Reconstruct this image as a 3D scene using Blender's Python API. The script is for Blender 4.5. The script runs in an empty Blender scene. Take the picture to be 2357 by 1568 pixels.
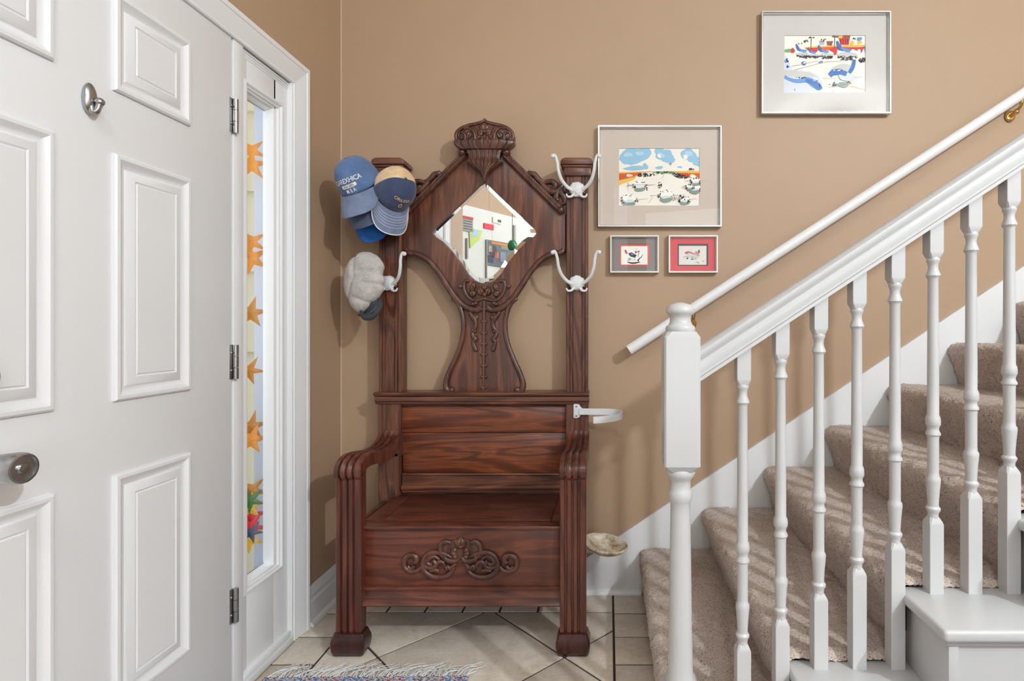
import bpy, bmesh, math, random
import numpy as np
from mathutils import Vector, Matrix, noise as mnoise

random.seed(7)
rng = np.random.default_rng(7)
S = bpy.context.scene
COL = S.collection
PI = math.pi

# ------------------------------------------------------------------ camera
F = 1281.0            # focal length in pixels of the 2357 x 1568 frame
VX, VY = 1400.0, 750.0  # principal point
CH = 1.13             # camera height
cam_d = bpy.data.cameras.new('camera'); cam = bpy.data.objects.new('camera', cam_d); COL.objects.link(cam)
cam.location = (0, 0, CH); cam.rotation_euler = (PI/2, 0, 0)
cam_d.sensor_width = 36.0; cam_d.lens = F/2357*36.0
cam_d.shift_x = -(VX-1178.5)/2357; cam_d.shift_y = (VY-784.0)/2357
cam_d.clip_start = 0.05
S.camera = cam

# ------------------------------------------------------------------ world, lights, exposure
W = bpy.data.worlds.new('world'); S.world = W; W.use_nodes = True
bg = W.node_tree.nodes['Background']; bg.inputs[0].default_value = (0.80, 0.90, 1.0, 1); bg.inputs[1].default_value = 2.2
S.view_settings.view_transform = 'Standard'; S.view_settings.look = 'None'
S.view_settings.exposure = 0.0; S.view_settings.gamma = 1.0; S.view_settings.use_curve_mapping = False

def light(name, kind, loc, power, color, **kw):
    d = bpy.data.lights.new(name, kind); d.energy = power; d.color = color
    for k, v in kw.items():
        if k != 'aim': setattr(d, k, v)
    o = bpy.data.objects.new(name, d); COL.objects.link(o); o.location = loc
    if 'aim' in kw:
        o.rotation_euler = (Vector(kw['aim'])-Vector(loc)).to_track_quat('-Z', 'Y').to_euler()
    return o
# ceiling lamp over the stairs
light('ceiling_lamp_light', 'POINT', (2.40, -1.25, 3.02), 300, (0.875, 0.955, 1.0), shadow_soft_size=0.045)
# ceiling lamp in the hall behind the camera
light('hall_lamp_light', 'POINT', (0.0, -1.0, 3.33), 40, (0.88, 0.955, 1.0), shadow_soft_size=0.06)
# added soft fill from the back of the room, no window there
light('rear_fill_light', 'AREA', (1.9, -3.2, 1.7), 58, (0.80, 0.91, 1.0), shape='RECTANGLE', size=2.8, size_y=2.2, aim=(0.0, 2.0, 1.2))
# daylight on the porch, entering by the sidelight
light('porch_daylight', 'AREA', (-2.3, 1.08, 0.85), 1.5, (1.0, 0.95, 0.88), shape='RECTANGLE', size=0.5, size_y=0.6, spread=math.radians(75), aim=(-0.35, 2.36, 2.2))

# ------------------------------------------------------------------ helpers
def lin(*c):
    out = []
    for v in c:
        v /= 255.0
        out.append(v/12.92 if v <= 0.04045 else ((v+0.055)/1.055)**2.4)
    return (*out, 1.0)

def P(px, py, Y):            # a point seen at a pixel, at depth Y
    return Vector(((px-VX)/F*Y, Y, CH-(py-VY)/F*Y))

WORLD = {}
def parent(o, p):
    if p is None: return o
    o.parent = p
    m = WORLD.get(p.name)
    if m is not None: o.matrix_parent_inverse = m.inverted()
    return o

def empty(name, loc=(0, 0, 0), mat=None):
    o = bpy.data.objects.new(name, None); COL.objects.link(o)
    m = mat if mat is not None else Matrix.Translation(Vector(loc))
    o.matrix_world = m; o.empty_display_size = 0.05
    if mat is None: WORLD[o.name] = m.copy()
    return o

def tag(o, label=None, cat=None, group=None, kind=None):
    if label: o['label'] = label
    if cat: o['category'] = cat
    if group: o['group'] = group
    if kind: o['kind'] = kind
    return o

def thing(name, label, cat, loc=(0, 0, 0), group=None, mat=None):
    return tag(empty(name, loc, mat), label, cat, group)

def from_bm(name, bm, mat, p=None, smooth=None):
    me = bpy.data.meshes.new(name)
    bmesh.ops.recalc_face_normals(bm, faces=bm.faces)
    bm.to_mesh(me); bm.free()
    return from_me(name, me, mat, p, smooth)

def from_me(name, me, mat, p=None, smooth=None):
    mats = mat if isinstance(mat, (list, tuple)) else [mat]
    me.materials.clear()
    for m in mats: me.materials.append(m)
    if smooth is not None:
        if smooth >= 180:
            me.shade_smooth()
        else:
            me.shade_smooth(); me.set_sharp_from_angle(angle=math.radians(smooth))
    o = bpy.data.objects.new(name, me); COL.objects.link(o)
    return parent(o, p)

def pydata(name, v, f, mat, p=None, smooth=None, fix=True):
    me = bpy.data.meshes.new(name); me.from_pydata([tuple(x) for x in v], [], f); me.update()
    if fix:
        bm = bmesh.new(); bm.from_mesh(me); bmesh.ops.recalc_face_normals(bm, faces=bm.faces); bm.to_mesh(me); bm.free()
    return from_me(name, me, mat, p, smooth)

def bm_box(bm, x0, x1, y0, y1, z0, z1, bev=0.0, seg=2):
    v = [bm.verts.new((x, y, z)) for x in (x0, x1) for y in (y0, y1) for z in (z0, z1)]
    fs = [(0,1,3,2),(4,6,7,5),(0,4,5,1),(2,3,7,6),(0,2,6,4),(1,5,7,3)]
    faces = [bm.faces.new([v[i] for i in f]) for f in fs]
    if bev > 0:
        ed = list({e for f in faces for e in f.edges})
        bmesh.ops.bevel(bm, geom=ed, offset=bev, segments=seg, affect='EDGES', profile=0.5)

def box(name, x0, x1, y0, y1, z0, z1, mat, p=None, bev=0.003, seg=2):
    bm = bmesh.new(); bm_box(bm, min(x0,x1), max(x0,x1), min(y0,y1), max(y0,y1), min(z0,z1), max(z0,z1), bev, seg)
    return from_bm(name, bm, mat, p, 40 if bev else None)

def boxes(name, lst, mat, p=None, bev=0.002):
    bm = bmesh.new()
    for b in lst: bm_box(bm, *b, bev)
    return from_bm(name, bm, mat, p, 40)

def prism(name, poly, a, b, axis, mat, p=None, smooth=35, bev=0.0):
    """poly: 2D points; axis 'X' -> poly is (y,z); 'Y' -> (x,z); 'Z' -> (x,y)."""
    def mk(q, t):
        return {'X': (t, q[0], q[1]), 'Y': (q[0], t, q[1]), 'Z': (q[0], q[1], t)}[axis]
    bm = bmesh.new()
    A = [bm.verts.new(mk(q, a)) for q in poly]; B = [bm.verts.new(mk(q, b)) for q in poly]
    n = len(poly)
    bm.faces.new(A); bm.faces.new(list(reversed(B)))
    for i in range(n): bm.faces.new((A[i], B[i], B[(i+1) % n], A[(i+1) % n]))
    if bev > 0:
        ed = [e for e in bm.edges if (e.verts[0] in A) == (e.verts[1] in A)]
        bmesh.ops.bevel(bm, geom=ed, offset=bev, segments=2, affect='EDGES', profile=0.5)
    return from_bm(name, bm, mat, p, smooth)

def plate(name, outlines, yf, th, mat, p=None, bev=0.002, smooth=35):
    """flat board in the XZ plane, front face at Y = yf, with holes; outlines are lists of (x, z)."""
    cu = bpy.data.curves.new(name, 'CURVE'); cu.dimensions = '2D'; cu.fill_mode = 'BOTH'
    cu.extrude = th/2-bev; cu.bevel_depth = bev; cu.bevel_resolution = 2; cu.offset = -bev
    for ol in outlines:
        sp = cu.splines.new('POLY'); sp.points.add(len(ol)-1)
        for q, pt in zip(ol, sp.points): pt.co = (q[0], q[1], 0, 1)
        sp.use_cyclic_u = True
    t = bpy.data.objects.new('tmp', cu); COL.objects.link(t)
    dg = bpy.context.evaluated_depsgraph_get()
    me = bpy.data.meshes.new_from_object(t.evaluated_get(dg))
    bpy.data.objects.remove(t); bpy.data.curves.remove(cu)
    me.name = name
    bm = bmesh.new(); bm.from_mesh(me)
    bmesh.ops.remove_doubles(bm, verts=bm.verts, dist=1e-5)
    for v in bm.verts:
        x, y, z = v.co; v.co = (x, yf+th/2-z, y)
    bmesh.ops.recalc_face_normals(bm, faces=bm.faces)
    bm.to_mesh(me); bm.free()
    return from_me(name, me, mat, p, smooth)

def catmull(pts, n=8, closed=False):
    pts = [Vector(q) for q in pts]
    if len(pts) < 3 and not closed:
        return [pts[0].lerp(pts[1], i/n) for i in range(n+1)]
    out = []
    m = len(pts); rngm = m if closed else m-1
    for i in range(rngm):
        if closed:
            a, b, c, d = pts[(i-1) % m], pts[i], pts[(i+1) % m], pts[(i+2) % m]
        else:
            b, c = pts[i], pts[i+1]
            a = pts[i-1] if i > 0 else b*2-c
            d = pts[i+2] if i+2 < m else c*2-b
        for k in range(n):
            t = k/n
            out.append(0.5*((2*b)+(c-a)*t+(2*a-5*b+4*c-d)*t*t+(3*b-a-3*c+d)*t**3))
    if not closed: out.append(pts[-1])
    return out

def interp(vals, n):
    vals = list(vals); m = len(vals)
    if m == 1: return [vals[0]]*n
    return [float(np.interp(i/(n-1)*(m-1), range(m), vals)) for i in range(n)]

def bm_tube(bm, pts, radii, seg=8, flat=1.0, caps=True):
    n = len(pts); radii = interp(radii, n) if not isinstance(radii, (int, float)) else [radii]*n
    prev = None; rings = []
    for i in range(n):
        t = (pts[min(i+1, n-1)]-pts[max(i-1, 0)])
        t = t.normalized() if t.length > 1e-9 else Vector((0, 0, 1))
        ref = Vector((0, 1, 0))
        if abs(t.dot(ref)) > 0.9: ref = Vector((0, 0, 1)) if prev is None else prev
        u = t.cross(ref).normalized(); w = u.cross(t).normalized()
        prev = w
        ring = [bm.verts.new(pts[i]+radii[i]*(math.cos(a)*u+flat*math.sin(a)*w)) for a in [2*PI*k/seg for k in range(seg)]]
        rings.append(ring)
    for a, b in zip(rings, rings[1:]):
        for k in range(seg): bm.faces.new((a[k], a[(k+1) % seg], b[(k+1) % seg], b[k]))
    if caps:
        bm.faces.new(rings[0]); bm.faces.new(list(reversed(rings[-1])))

def tube(name, pts, radii, mat, p=None, seg=10, flat=1.0, n=8, spline=True):
    bm = bmesh.new()
    q = catmull(pts, n) if spline else [Vector(x) for x in pts]
    bm_tube(bm, q, radii, seg, flat)
    return from_bm(name, bm, mat, p, 60)

def bm_lathe(bm, prof, c, seg=24, cap=True):
    rings = []
    for r, z in prof:
        rings.append([bm.verts.new((c[0]+r*math.cos(2*PI*k/seg), c[1]+r*math.sin(2*PI*k/seg), c[2]+z)) for k in range(seg)])
    for a, b in zip(rings, rings[1:]):
        for k in range(seg): bm.faces.new((a[k], a[(k+1) % seg], b[(k+1) % seg], b[k]))
    if cap:
        bm.faces.new(rings[0]); bm.faces.new(list(reversed(rings[-1])))

def bm_square_post(bm, c, secs):
    """secs: (half width, chamfer, z)"""
    rings = []
    for h, ch, z in secs:
        q = [(-h+ch,-h),(h-ch,-h),(h,-h+ch),(h,h-ch),(h-ch,h),(-h+ch,h),(-h,h-ch),(-h,-h+ch)]
        rings.append([bm.verts.new((c[0]+x, c[1]+y, z)) for x, y in q])
    for a, b in zip(rings, rings[1:]):
        for k in range(8): bm.faces.new((a[k], a[(k+1) % 8], b[(k+1) % 8], b[k]))
    bm.faces.new(rings[0]); bm.faces.new(list(reversed(rings[-1])))

def bm_ball(bm, c, r, su=12, sv=8, sc=(1, 1, 1), rot=None):
    m = Matrix.Translation(Vector(c)) @ (rot.to_4x4() if rot is not None else Matrix.Identity(4)) @ Matrix.Diagonal((r*sc[0], r*sc[1], r*sc[2], 1))
    bmesh.ops.create_uvsphere(bm, u_segments=su, v_segments=sv, radius=1.0, matrix=m)

# ------------------------------------------------------------------ materials
def new_mat(name):
    m = bpy.data.materials.new(name); m.use_nodes = True
    nt = m.node_tree; b = nt.nodes['Principled BSDF']
    return m, nt, b
def N(nt, t, **kw):
    n = nt.nodes.new(t)
    for k, v in kw.items(): setattr(n, k, v)
    return n
def mixc(nt, fac, a, b, mode='MIX'):
    n = N(nt, 'ShaderNodeMix', data_type='RGBA', blend_type=mode)
    for s, v in ((n.inputs[0], fac), (n.inputs[6], a), (n.inputs[7], b)):
        if hasattr(v, 'links'): nt.links.new(v, s)
        else: s.default_value = v
    return n.outputs[2]
def texco(nt, scale=(1, 1, 1), kind='Object'):
    t = N(nt, 'ShaderNodeTexCoord'); m = N(nt, 'ShaderNodeMapping'); m.inputs['Scale'].default_value = scale
    nt.links.new(t.outputs[kind], m.inputs['Vector']); return m.outputs['Vector']
def noise(nt, vec, scale, detail=3, rough=0.5, dist=0.0):
    n = N(nt, 'ShaderNodeTexNoise'); nt.links.new(vec, n.inputs['Vector'])
    n.inputs['Scale'].default_value = scale; n.inputs['Detail'].default_value = detail
    n.inputs['Roughness'].default_value = rough; n.inputs['Distortion'].default_value = dist
    return n.outputs['Fac']
def ramp(nt, fac, stops):
    r = N(nt, 'ShaderNodeValToRGB'); nt.links.new(fac, r.inputs[0])
    el = r.color_ramp.elements
    while len(el) < len(stops): el.new(0.5)
    for e, (pos, c) in zip(el, stops):
        e.position = pos; e.color = c if len(c) == 4 else (*c, 1)
    return r.outputs[0]
def bump(nt, b, h, strength, dist=0.01):
    n = N(nt, 'ShaderNodeBump'); n.inputs['Strength'].default_value = strength; n.inputs['Distance'].default_value = dist
    nt.links.new(h, n.inputs['Height']); nt.links.new(n.outputs[0], b.inputs['Normal'])

def paint(name, c, rough=0.5, var=0.04, bs=0.0, bscale=300, metal=0.0, spec=0.5, coat=0.0):
    m, nt, b = new_mat(name)
    v = texco(nt); f = noise(nt, v, 6, 4)
    dk = tuple(x*(1-var) for x in c[:3])+(1,); lt = tuple(min(1, x*(1+var)) for x in c[:3])+(1,)
    nt.links.new(mixc(nt, f, dk, lt), b.inputs['Base Color'])
    b.inputs['Roughness'].default_value = rough; b.inputs['Metallic'].default_value = metal
    b.inputs['Specular IOR Level'].default_value = spec
    if coat: b.inputs['Coat Weight'].default_value = coat; b.inputs['Coat Roughness'].default_value = 0.2
    if bs: bump(nt, b, noise(nt, v, bscale, 3, 0.6), bs, 0.002)
    return m

def wood(name, dark, mid, light_, along, bold=1.0, rough=0.36):
    m, nt, b = new_mat(name)
    s_big = {'Z': (9, 9, 1.1), 'X': (1.1, 9, 9), 'Y': (9, 1.1, 9)}[along]
    s_fine = {'Z': (260, 260, 7), 'X': (7, 260, 260), 'Y': (260, 7, 260)}[along]
    vb = texco(nt, s_big); vf = texco(nt, s_fine)
    n1 = noise(nt, vb, 1.0, 2.5, 0.45, 0.6)
    mu = N(nt, 'ShaderNodeMath', operation='MULTIPLY'); nt.links.new(n1, mu.inputs[0]); mu.inputs[1].default_value = 46.0
    si = N(nt, 'ShaderNodeMath', operation='SINE'); nt.links.new(mu.outputs[0], si.inputs[0])
    ad = N(nt, 'ShaderNodeMath', operation='MULTIPLY_ADD'); nt.links.new(si.outputs[0], ad.inputs[0]); ad.inputs[1].default_value = 0.5; ad.inputs[2].default_value = 0.5
    c1 = ramp(nt, ad.outputs[0], [(0.0, tuple(0.45*a+0.55*c for a, c in zip(mid, dark))), (0.35, mid), (0.75, light_), (1.0, tuple(0.5*(a+c) for a, c in zip(mid, light_)))])
    n2 = noise(nt, vf, 1.0, 3, 0.6)
    st = ramp(nt, n2, [(0.34, (0, 0, 0, 1)), (0.52, (1, 1, 1, 1))])
    c2 = mixc(nt, st, dark, c1)
    n3 = noise(nt, texco(nt, (1, 1, 1)), 5.0, 3, 0.5)
    big = ramp(nt, n3, [(0.3, (0.62, 0.60, 0.60, 1)), (0.7, (1.12, 1.10, 1.08, 1))])
    c3 = mixc(nt, 1.0, c2, big, 'MULTIPLY')
    c4 = mixc(nt, bold, mixc(nt, 0.5, c1, mid), c3)
    nt.links.new(c4, b.inputs['Base Color'])
    b.inputs['Roughness'].default_value = rough
    b.inputs['Coat Weight'].default_value = 0.25; b.inputs['Coat Roughness'].default_value = 0.25
    bump(nt, b, st, 0.12, 0.001)
    return m

def fabric(name, c, c2, scale=700, rough=0.9, lump=20):
    m, nt, b = new_mat(name)
    v = texco(nt)
    f = noise(nt, v, scale, 2, 0.7); g = noise(nt, v, lump, 4, 0.6)
    q = mixc(nt, ramp(nt, f, [(0.35, (0, 0, 0, 1)), (0.65, (1, 1, 1, 1))]), c, c2)
    q = mixc(nt, 1.0, q, ramp(nt, g, [(0.3, (0.78, 0.78, 0.8, 1)), (0.7, (1.15, 1.15, 1.15, 1))]), 'MULTIPLY')
    nt.links.new(q, b.inputs['Base Color']); b.inputs['Roughness'].default_value = rough
    b.inputs['Sheen Weight'].default_value = 0.2
    bump(nt, b, f, 0.35, 0.001)
    return m

def metal(name, c, rough=0.3):
    return paint(name, c, rough, 0.08, metal=1.0)

def glass(name, tint=(1, 1, 1, 1), refl=1.0):
    m = bpy.data.materials.new(name); m.use_nodes = True; nt = m.node_tree
    nt.nodes.clear()
    out = N(nt, 'ShaderNodeOutputMaterial'); tr = N(nt, 'ShaderNodeBsdfTransparent'); gl = N(nt, 'ShaderNodeBsdfGlossy')
    tr.inputs[0].default_value = tint; gl.inputs['Roughness'].default_value = 0.01
    lw = N(nt, 'ShaderNodeLayerWeight'); lw.inputs[0].default_value = 0.5
    pw = N(nt, 'ShaderNodeMath', operation='POWER'); nt.links.new(lw.outputs['Facing'], pw.inputs[0]); pw.inputs[1].default_value = 5.0
    fr = N(nt, 'ShaderNodeMath', operation='MULTIPLY_ADD'); nt.links.new(pw.outputs[0], fr.inputs[0]); fr.inputs[1].default_value = 0.9*refl; fr.inputs[2].default_value = 0.03*refl
    mx = N(nt, 'ShaderNodeMixShader')
    nt.links.new(fr.outputs[0], mx.inputs[0]); nt.links.new(tr.outputs[0], mx.inputs[1]); nt.links.new(gl.outputs[0], mx.inputs[2])
    nt.links.new(mx.outputs[0], out.inputs[0])
    return m

M = {}
M['wall'] = paint('tan_wall_paint', lin(177, 149, 122), 0.55, 0.03, 0.10, 260)
M['ceil'] = paint('ceiling_white', lin(235, 233, 228), 0.8)
M['white'] = paint('white_trim_paint', lin(202, 202, 203), 0.32, 0.012, spec=0.45)
M['door'] = paint('white_door_paint', lin(234, 235, 237), 0.38, 0.012)
M['ext'] = paint('white_exterior_paint', lin(208, 215, 232), 0.5)
M['siding'] = paint('cream_siding_paint', lin(244, 238, 205), 0.6)
M['nickel'] = metal('brushed_nickel', (0.42, 0.42, 0.42, 1), 0.28)
M['steel'] = metal('silver_frame_metal', (0.66, 0.65, 0.63, 1), 0.25)
M['brass'] = metal('brass', (0.75, 0.52, 0.20, 1), 0.2)
M['dark'] = paint('black_gap', (0.012, 0.012, 0.013, 1), 0.6)
WD, WM, WL = lin(54, 30, 22), lin(98, 57, 42), lin(134, 84, 60)
M['wood_z'] = wood('oak_vertical', WD, WM, WL, 'Z', 0.6)
M['wood_x'] = wood('oak_horizontal', WD, WM, WL, 'X', 0.55)
M['wood_hot'] = wood('oak_orange_panel', lin(52, 22, 12), lin(112, 55, 30), lin(150, 82, 46), 'X', 0.6)
M['wood_seat'] = wood('mahogany_stain_seat', lin(50, 22, 16), lin(98, 50, 36), lin(124, 68, 50), 'X', 0.6, 0.3)
M['wood_box'] = wood('mahogany_stain_panel', lin(54, 22, 14), lin(102, 52, 36), lin(126, 68, 46), 'X', 0.4, 0.34)
M['wood_front'] = wood('reeded_leg_wood', lin(48, 20, 14), lin(96, 50, 37), lin(120, 66, 49), 'Z', 0.45, 0.33)
M['wood_carve'] = wood('dark_carved_wood', lin(46, 26, 19), lin(88, 52, 39), lin(112, 70, 54), 'Z', 0.5, 0.34)
M['wood_foot'] = wood('dark_foot_wood', lin(30, 10, 9), lin(62, 26, 22), lin(80, 36, 30), 'Z', 0.5, 0.3)
m, nt, b = new_mat('mirror_silver'); b.inputs['Metallic'].default_value = 1; b.inputs['Roughness'].default_value = 0.012; b.inputs['Base Color'].default_value = (0.92, 0.94, 0.93, 1); M['mirror'] = m
M['hook'] = paint('chipped_white_iron', lin(222, 224, 224), 0.45, 0.10, 0.6, 320)
M['band'] = paint('white_enamel_band', lin(220, 222, 226), 0.35, 0.02)
M['pane'] = glass('clear_glass'); M['picglass'] = glass('picture_glass', (1, 1, 1, 1), 0.6)
# ================================================================== THE SETTING
YW = 2.36             # back wall
XL = -1.133           # left wall
def struct(o): return tag(o, kind='structure')

# ---- floor with single tiles
m, nt, b = new_mat('grout'); b.inputs['Roughness'].default_value = 0.9
nt.links.new(mixc(nt, noise(nt, texco(nt), 60, 3), lin(48, 40, 33), lin(70, 60, 51)), b.inputs['Base Color']); M['grout'] = m
m, nt, b = new_mat('ceramic_tile')
oi = N(nt, 'ShaderNodeObjectInfo'); v = texco(nt)
f1 = noise(nt, v, 9, 6, 0.62, 0.8); f2 = noise(nt, v, 70, 5, 0.7)
c = ramp(nt, f1, [(0.28, lin(206, 192, 174)), (0.5, lin(222, 210, 196)), (0.74, lin(232, 222, 210))])
c = mixc(nt, 1.0, c, ramp(nt, f2, [(0.3, (0.86, 0.86, 0.85, 1)), (0.65, (1.04, 1.04, 1.04, 1))]), 'MULTIPLY')
c = mixc(nt, 1.0, c, ramp(nt, oi.outputs['Random'], [(0, (0.93, 0.92, 0.90, 1)), (1, (1.03, 1.03, 1.03, 1))]), 'MULTIPLY')
nt.links.new(c, b.inputs['Base Color']); b.inputs['Roughness'].default_value = 0.42; bump(nt, b, f2, 0.12, 0.002); M['tile'] = m

floor = struct(box('floor', -2.6, 4.2, -4.5, 2.5, -0.10, -0.0035, M['grout'], None, 0))
def clip(poly, x0, x1, y0, y1):
    def cut(pl, ax, val, keep_less):
        out = []
        for i in range(len(pl)):
            a, c = pl[i], pl[(i+1) % len(pl)]
            ia = (a[ax] <= val) if keep_less else (a[ax] >= val)
            ic = (c[ax] <= val) if keep_less else (c[ax] >= val)
            if ia: out.append(a)
            if ia != ic:
                t = (val-a[ax])/(c[ax]-a[ax]); out.append((a[0]+t*(c[0]-a[0]), a[1]+t*(c[1]-a[1])))
        return out
    for ax, val, kl in ((0, x0, False), (0, x1, True), (1, y0, False), (1, y1, True)):
        poly = cut(poly, ax, val, kl)
        if len(poly) < 3: return []
    return poly
def tile(poly):
    a = 0.5*sum(p[0]*q[1]-q[0]*p[1] for p, q in zip(poly, poly[1:]+poly[:1]))
    if abs(a) < 2e-4: return
    z = -0.0003+rng.uniform(-0.0003, 0.0003)
    prism('tile', poly, -0.008, z, 'Z', M['tile'], floor, 30, 0.0005)
G = 0.0042
FX0, FX1, FY1 = -0.98, 0.02, 2.196
H = 0.318; V0 = (-0.467, 2.215)
for i in range(-4, 5):
    for j in range(-10, 3):
        if (i+j) % 2 == 0: continue
        cx, cy = V0[0]+H*i, V0[1]+H*j; h = H-G*1.35
        pl = clip([(cx-h, cy), (cx, cy-h), (cx+h, cy), (cx, cy+h)], FX0+G, FX1-G, -0.4, FY1-G)
        if pl: tile(pl)
def rect(x0, x1, y0, y1): tile([(x0+G, y0+G), (x1-G, y0+G), (x1-G, y1-G), (x0+G, y1-G)])
xs = [-0.98, -0.877, -0.726, -0.577, -0.43, -0.279, -0.129, 0.02]
for a, c in zip(xs, xs[1:]): rect(a, c, FY1, 2.352)
ys = [2.352, 2.186]+[2.186-0.165*k for k in range(1, 12)]
for a, c in zip(ys, ys[1:]):
    rect(FX1, 0.176, c, a); rect(XL+0.004, FX0, c, a)

# ---- walls and ceiling
struct(box('wall_back', -1.4, 4.2, YW, YW+0.14, -0.1, 3.5, M['wall'], None, 0))
wl = struct(box('wall_left', XL-0.14, XL, 2.0, YW+0.01, 0, 3.5, M['wall'], None, 0))
box('lintel', XL-0.14, XL, 0.25, 2.0, 2.045, 3.5, M['wall'], wl, 0)
box('pier', XL-0.14, XL, 0.25, 0.70, 0, 2.045, M['wall'], wl, 0)
struct(box('wall_right', 4.2, 4.3, -4.5, 2.5, -0.1, 3.5, M['wall'], None, 0))
struct(box('ceiling', -2.6, 4.3, -4.5, 2.5, 3.4, 3.5, M['ceil'], None, 0))
struct(box('wall_rear', 0.3, 4.3, -4.0, -3.9, -0.1, 3.5, M['wall'], None, 0))
struct(box('wall_far_left', -2.6, -2.5, -4.0, 0.25, -0.1, 3.5, M['wall'], None, 0))
struct(box('wall_hall', -2.6, XL-0.14, 0.25, 0.35, -0.1, 3.5, M['wall'], None, 0))

# angled kitchen wall behind the camera (seen in the mirror)
MY = 2.291
def refl(px, py, off=0.0):
    rel = (px-VX)/F; d = 5.149/(0.599-rel); X = rel*d; Y = 2*MY-d
    return Vector((X+0.858*off, Y+0.514*off, CH+(VY-py)/F*d))
def refl_prism(name, pxs, off, th, mat, p=None):
    a = [refl(x, y, off) for x, y in pxs]; c = [refl(x, y, off+th) for x, y in pxs]
    n = len(a)
    return pydata(name, a+c, [list(range(n)), list(range(n, 2*n))]+[[i, (i+1) % n, n+(i+1) % n, n+i] for i in range(n)], mat, p)
e0, e1 = Vector((-2.45, -0.05)), Vector((0.35, -4.0))
e1 = Vector((-1.555, -1.42))+Vector((0.514, -0.858))*3.2; e0 = Vector((-1.555, -1.42))-Vector((0.514, -0.858))*1.75
nn = Vector((0.858, 0.514))
pl = [(e0.x, e0.y), (e1.x, e1.y), (e1.x-nn.x*.1, e1.y-nn.y*.1), (e0.x-nn.x*.1, e0.y-nn.y*.1)]
wk = struct(prism('wall_kitchen', pl, -0.1, 3.5, 'Z', M['wall'], None, None))
M['kwhite'] = paint('kitchen_white', lin(216, 215, 210), 0.5)
refl_prism('panel', [(930, 438), (1290, 529), (1290, 900), (930, 900)], 0.0, 0.03, M['kwhite'], wk)

bm = bmesh.new(); bm_tube(bm, [Vector((XL+0.0008, YW-0.0008, 0.14)), Vector((XL+0.0008, YW-0.0008, 3.4))], 0.0022, 8)
from_bm('caulk_bead', bm, paint('pale_caulk', lin(206, 186, 166), 0.4), wl, 60)
# ---- entry door: door_1
door = struct(box('door_1', XL-0.045, XL, 0.764, 1.674, 0.012, 2.03, M['door'], None, 0.002))
# raised panels: frame moulding ring + field, each a part
def door_panel(y0, y1, z0, z1):
    # rings: (inset, height above door face)
    rs = [(0.0, 0.0005), (0.004, 0.004), (0.011, 0.0045), (0.018, -0.0005), (0.026, -0.004), (0.030, -0.0045), (0.036, -0.001), (0.052, 0.0035), (0.056, 0.0015), (0.059, 0.0035)]
    bm = bmesh.new(); rings = []
    for ins, h in rs:
        h += 0.0052
        rings.append([bm.verts.new((XL+h, y, z)) for y, z in ((y0+ins, z0+ins), (y1-ins, z0+ins), (y1-ins, z1-ins), (y0+ins, z1-ins))])
    for a, c in zip(rings, rings[1:]):
        for k in range(4): bm.faces.new((a[k], a[(k+1) % 4], c[(k+1) % 4], c[k]))
    bm.faces.new(rings[-1])
    base = [bm.verts.new((XL-0.002, v.co.y, v.co.z)) for v in rings[0]]
    for k in range(4): bm.faces.new((base[k], base[(k+1) % 4], rings[0][(k+1) % 4], rings[0][k]))
    bm.faces.new(base)
    return from_bm('panel', bm, M['door'], door, 25)
for y0, y1 in ((0.901, 1.132), (1.271, 1.502)):
    for z0, z1 in ((1.669, 1.895), (0.957, 1.525), (0.252, 0.788)):
        door_panel(y0, y1, z0, z1)
# hinges
for z in (1.763, 1.021, 0.286):
    h = boxes('hinge', [(XL-0.002, XL+0.002, 1.664, 1.677, z-0.052, z+0.052), ], M['nickel'], door, 0.0008)
    for k in range(3):
        bm = bmesh.new(); bm_lathe(bm, [(0.0078, -0.0165), (0.0078, 0.0165)], (XL+0.008, 1.681, z-0.0345+0.0345*k), 14); from_bm('knuckle', bm, M['nickel'], h, 40)
    for dz in (-0.025, 0.028):
        bm = bmesh.new(); bm_ball(bm, (XL+0.0025, 1.6685, z+dz), 0.0038, 8, 6); from_bm('screw', bm, M['nickel'], h, 180)
# knob and deadbolt
def along_x(prof, c, seg=28):
    bm = bmesh.new(); bm_lathe(bm, prof, (0, 0, 0), seg)
    bmesh.ops.transform(bm, matrix=Matrix.Translation(Vector(c)) @ Matrix.Rotation(PI/2, 4, 'Y'), verts=bm.verts)
    return bm
ky, kz = 0.990, 0.876
kn = from_bm('knob', along_x([(0.033, 0.0), (0.034, 0.004), (0.030, 0.007), (0.014, 0.009), (0.0125, 0.020), (0.019, 0.022), (0.0225, 0.026), (0.0285, 0.080), (0.0285, 0.088), (0.0265, 0.094), (0.0235, 0.095), (0.022, 0.091), (0.0, 0.091)], (XL, ky, kz)), M['nickel'], door, 30)
from_bm('button', along_x([(0.0105, 0.0905), (0.0105, 0.093), (0.009, 0.0955), (0.0, 0.096)], (XL, ky, kz), 16), M['nickel'], kn, 30)
db = from_bm('deadbolt', along_x([(0.030, 0.0), (0.030, 0.012), (0.0265, 0.024), (0.021, 0.027), (0.0, 0.027)], (XL+0.005, 0.985, 1.038)), M['nickel'], door, 30)
box('thumb_turn', XL+0.032, XL+0.038, 0.980, 0.990, 1.024, 1.052, M['nickel'], db, 0.002)

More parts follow.
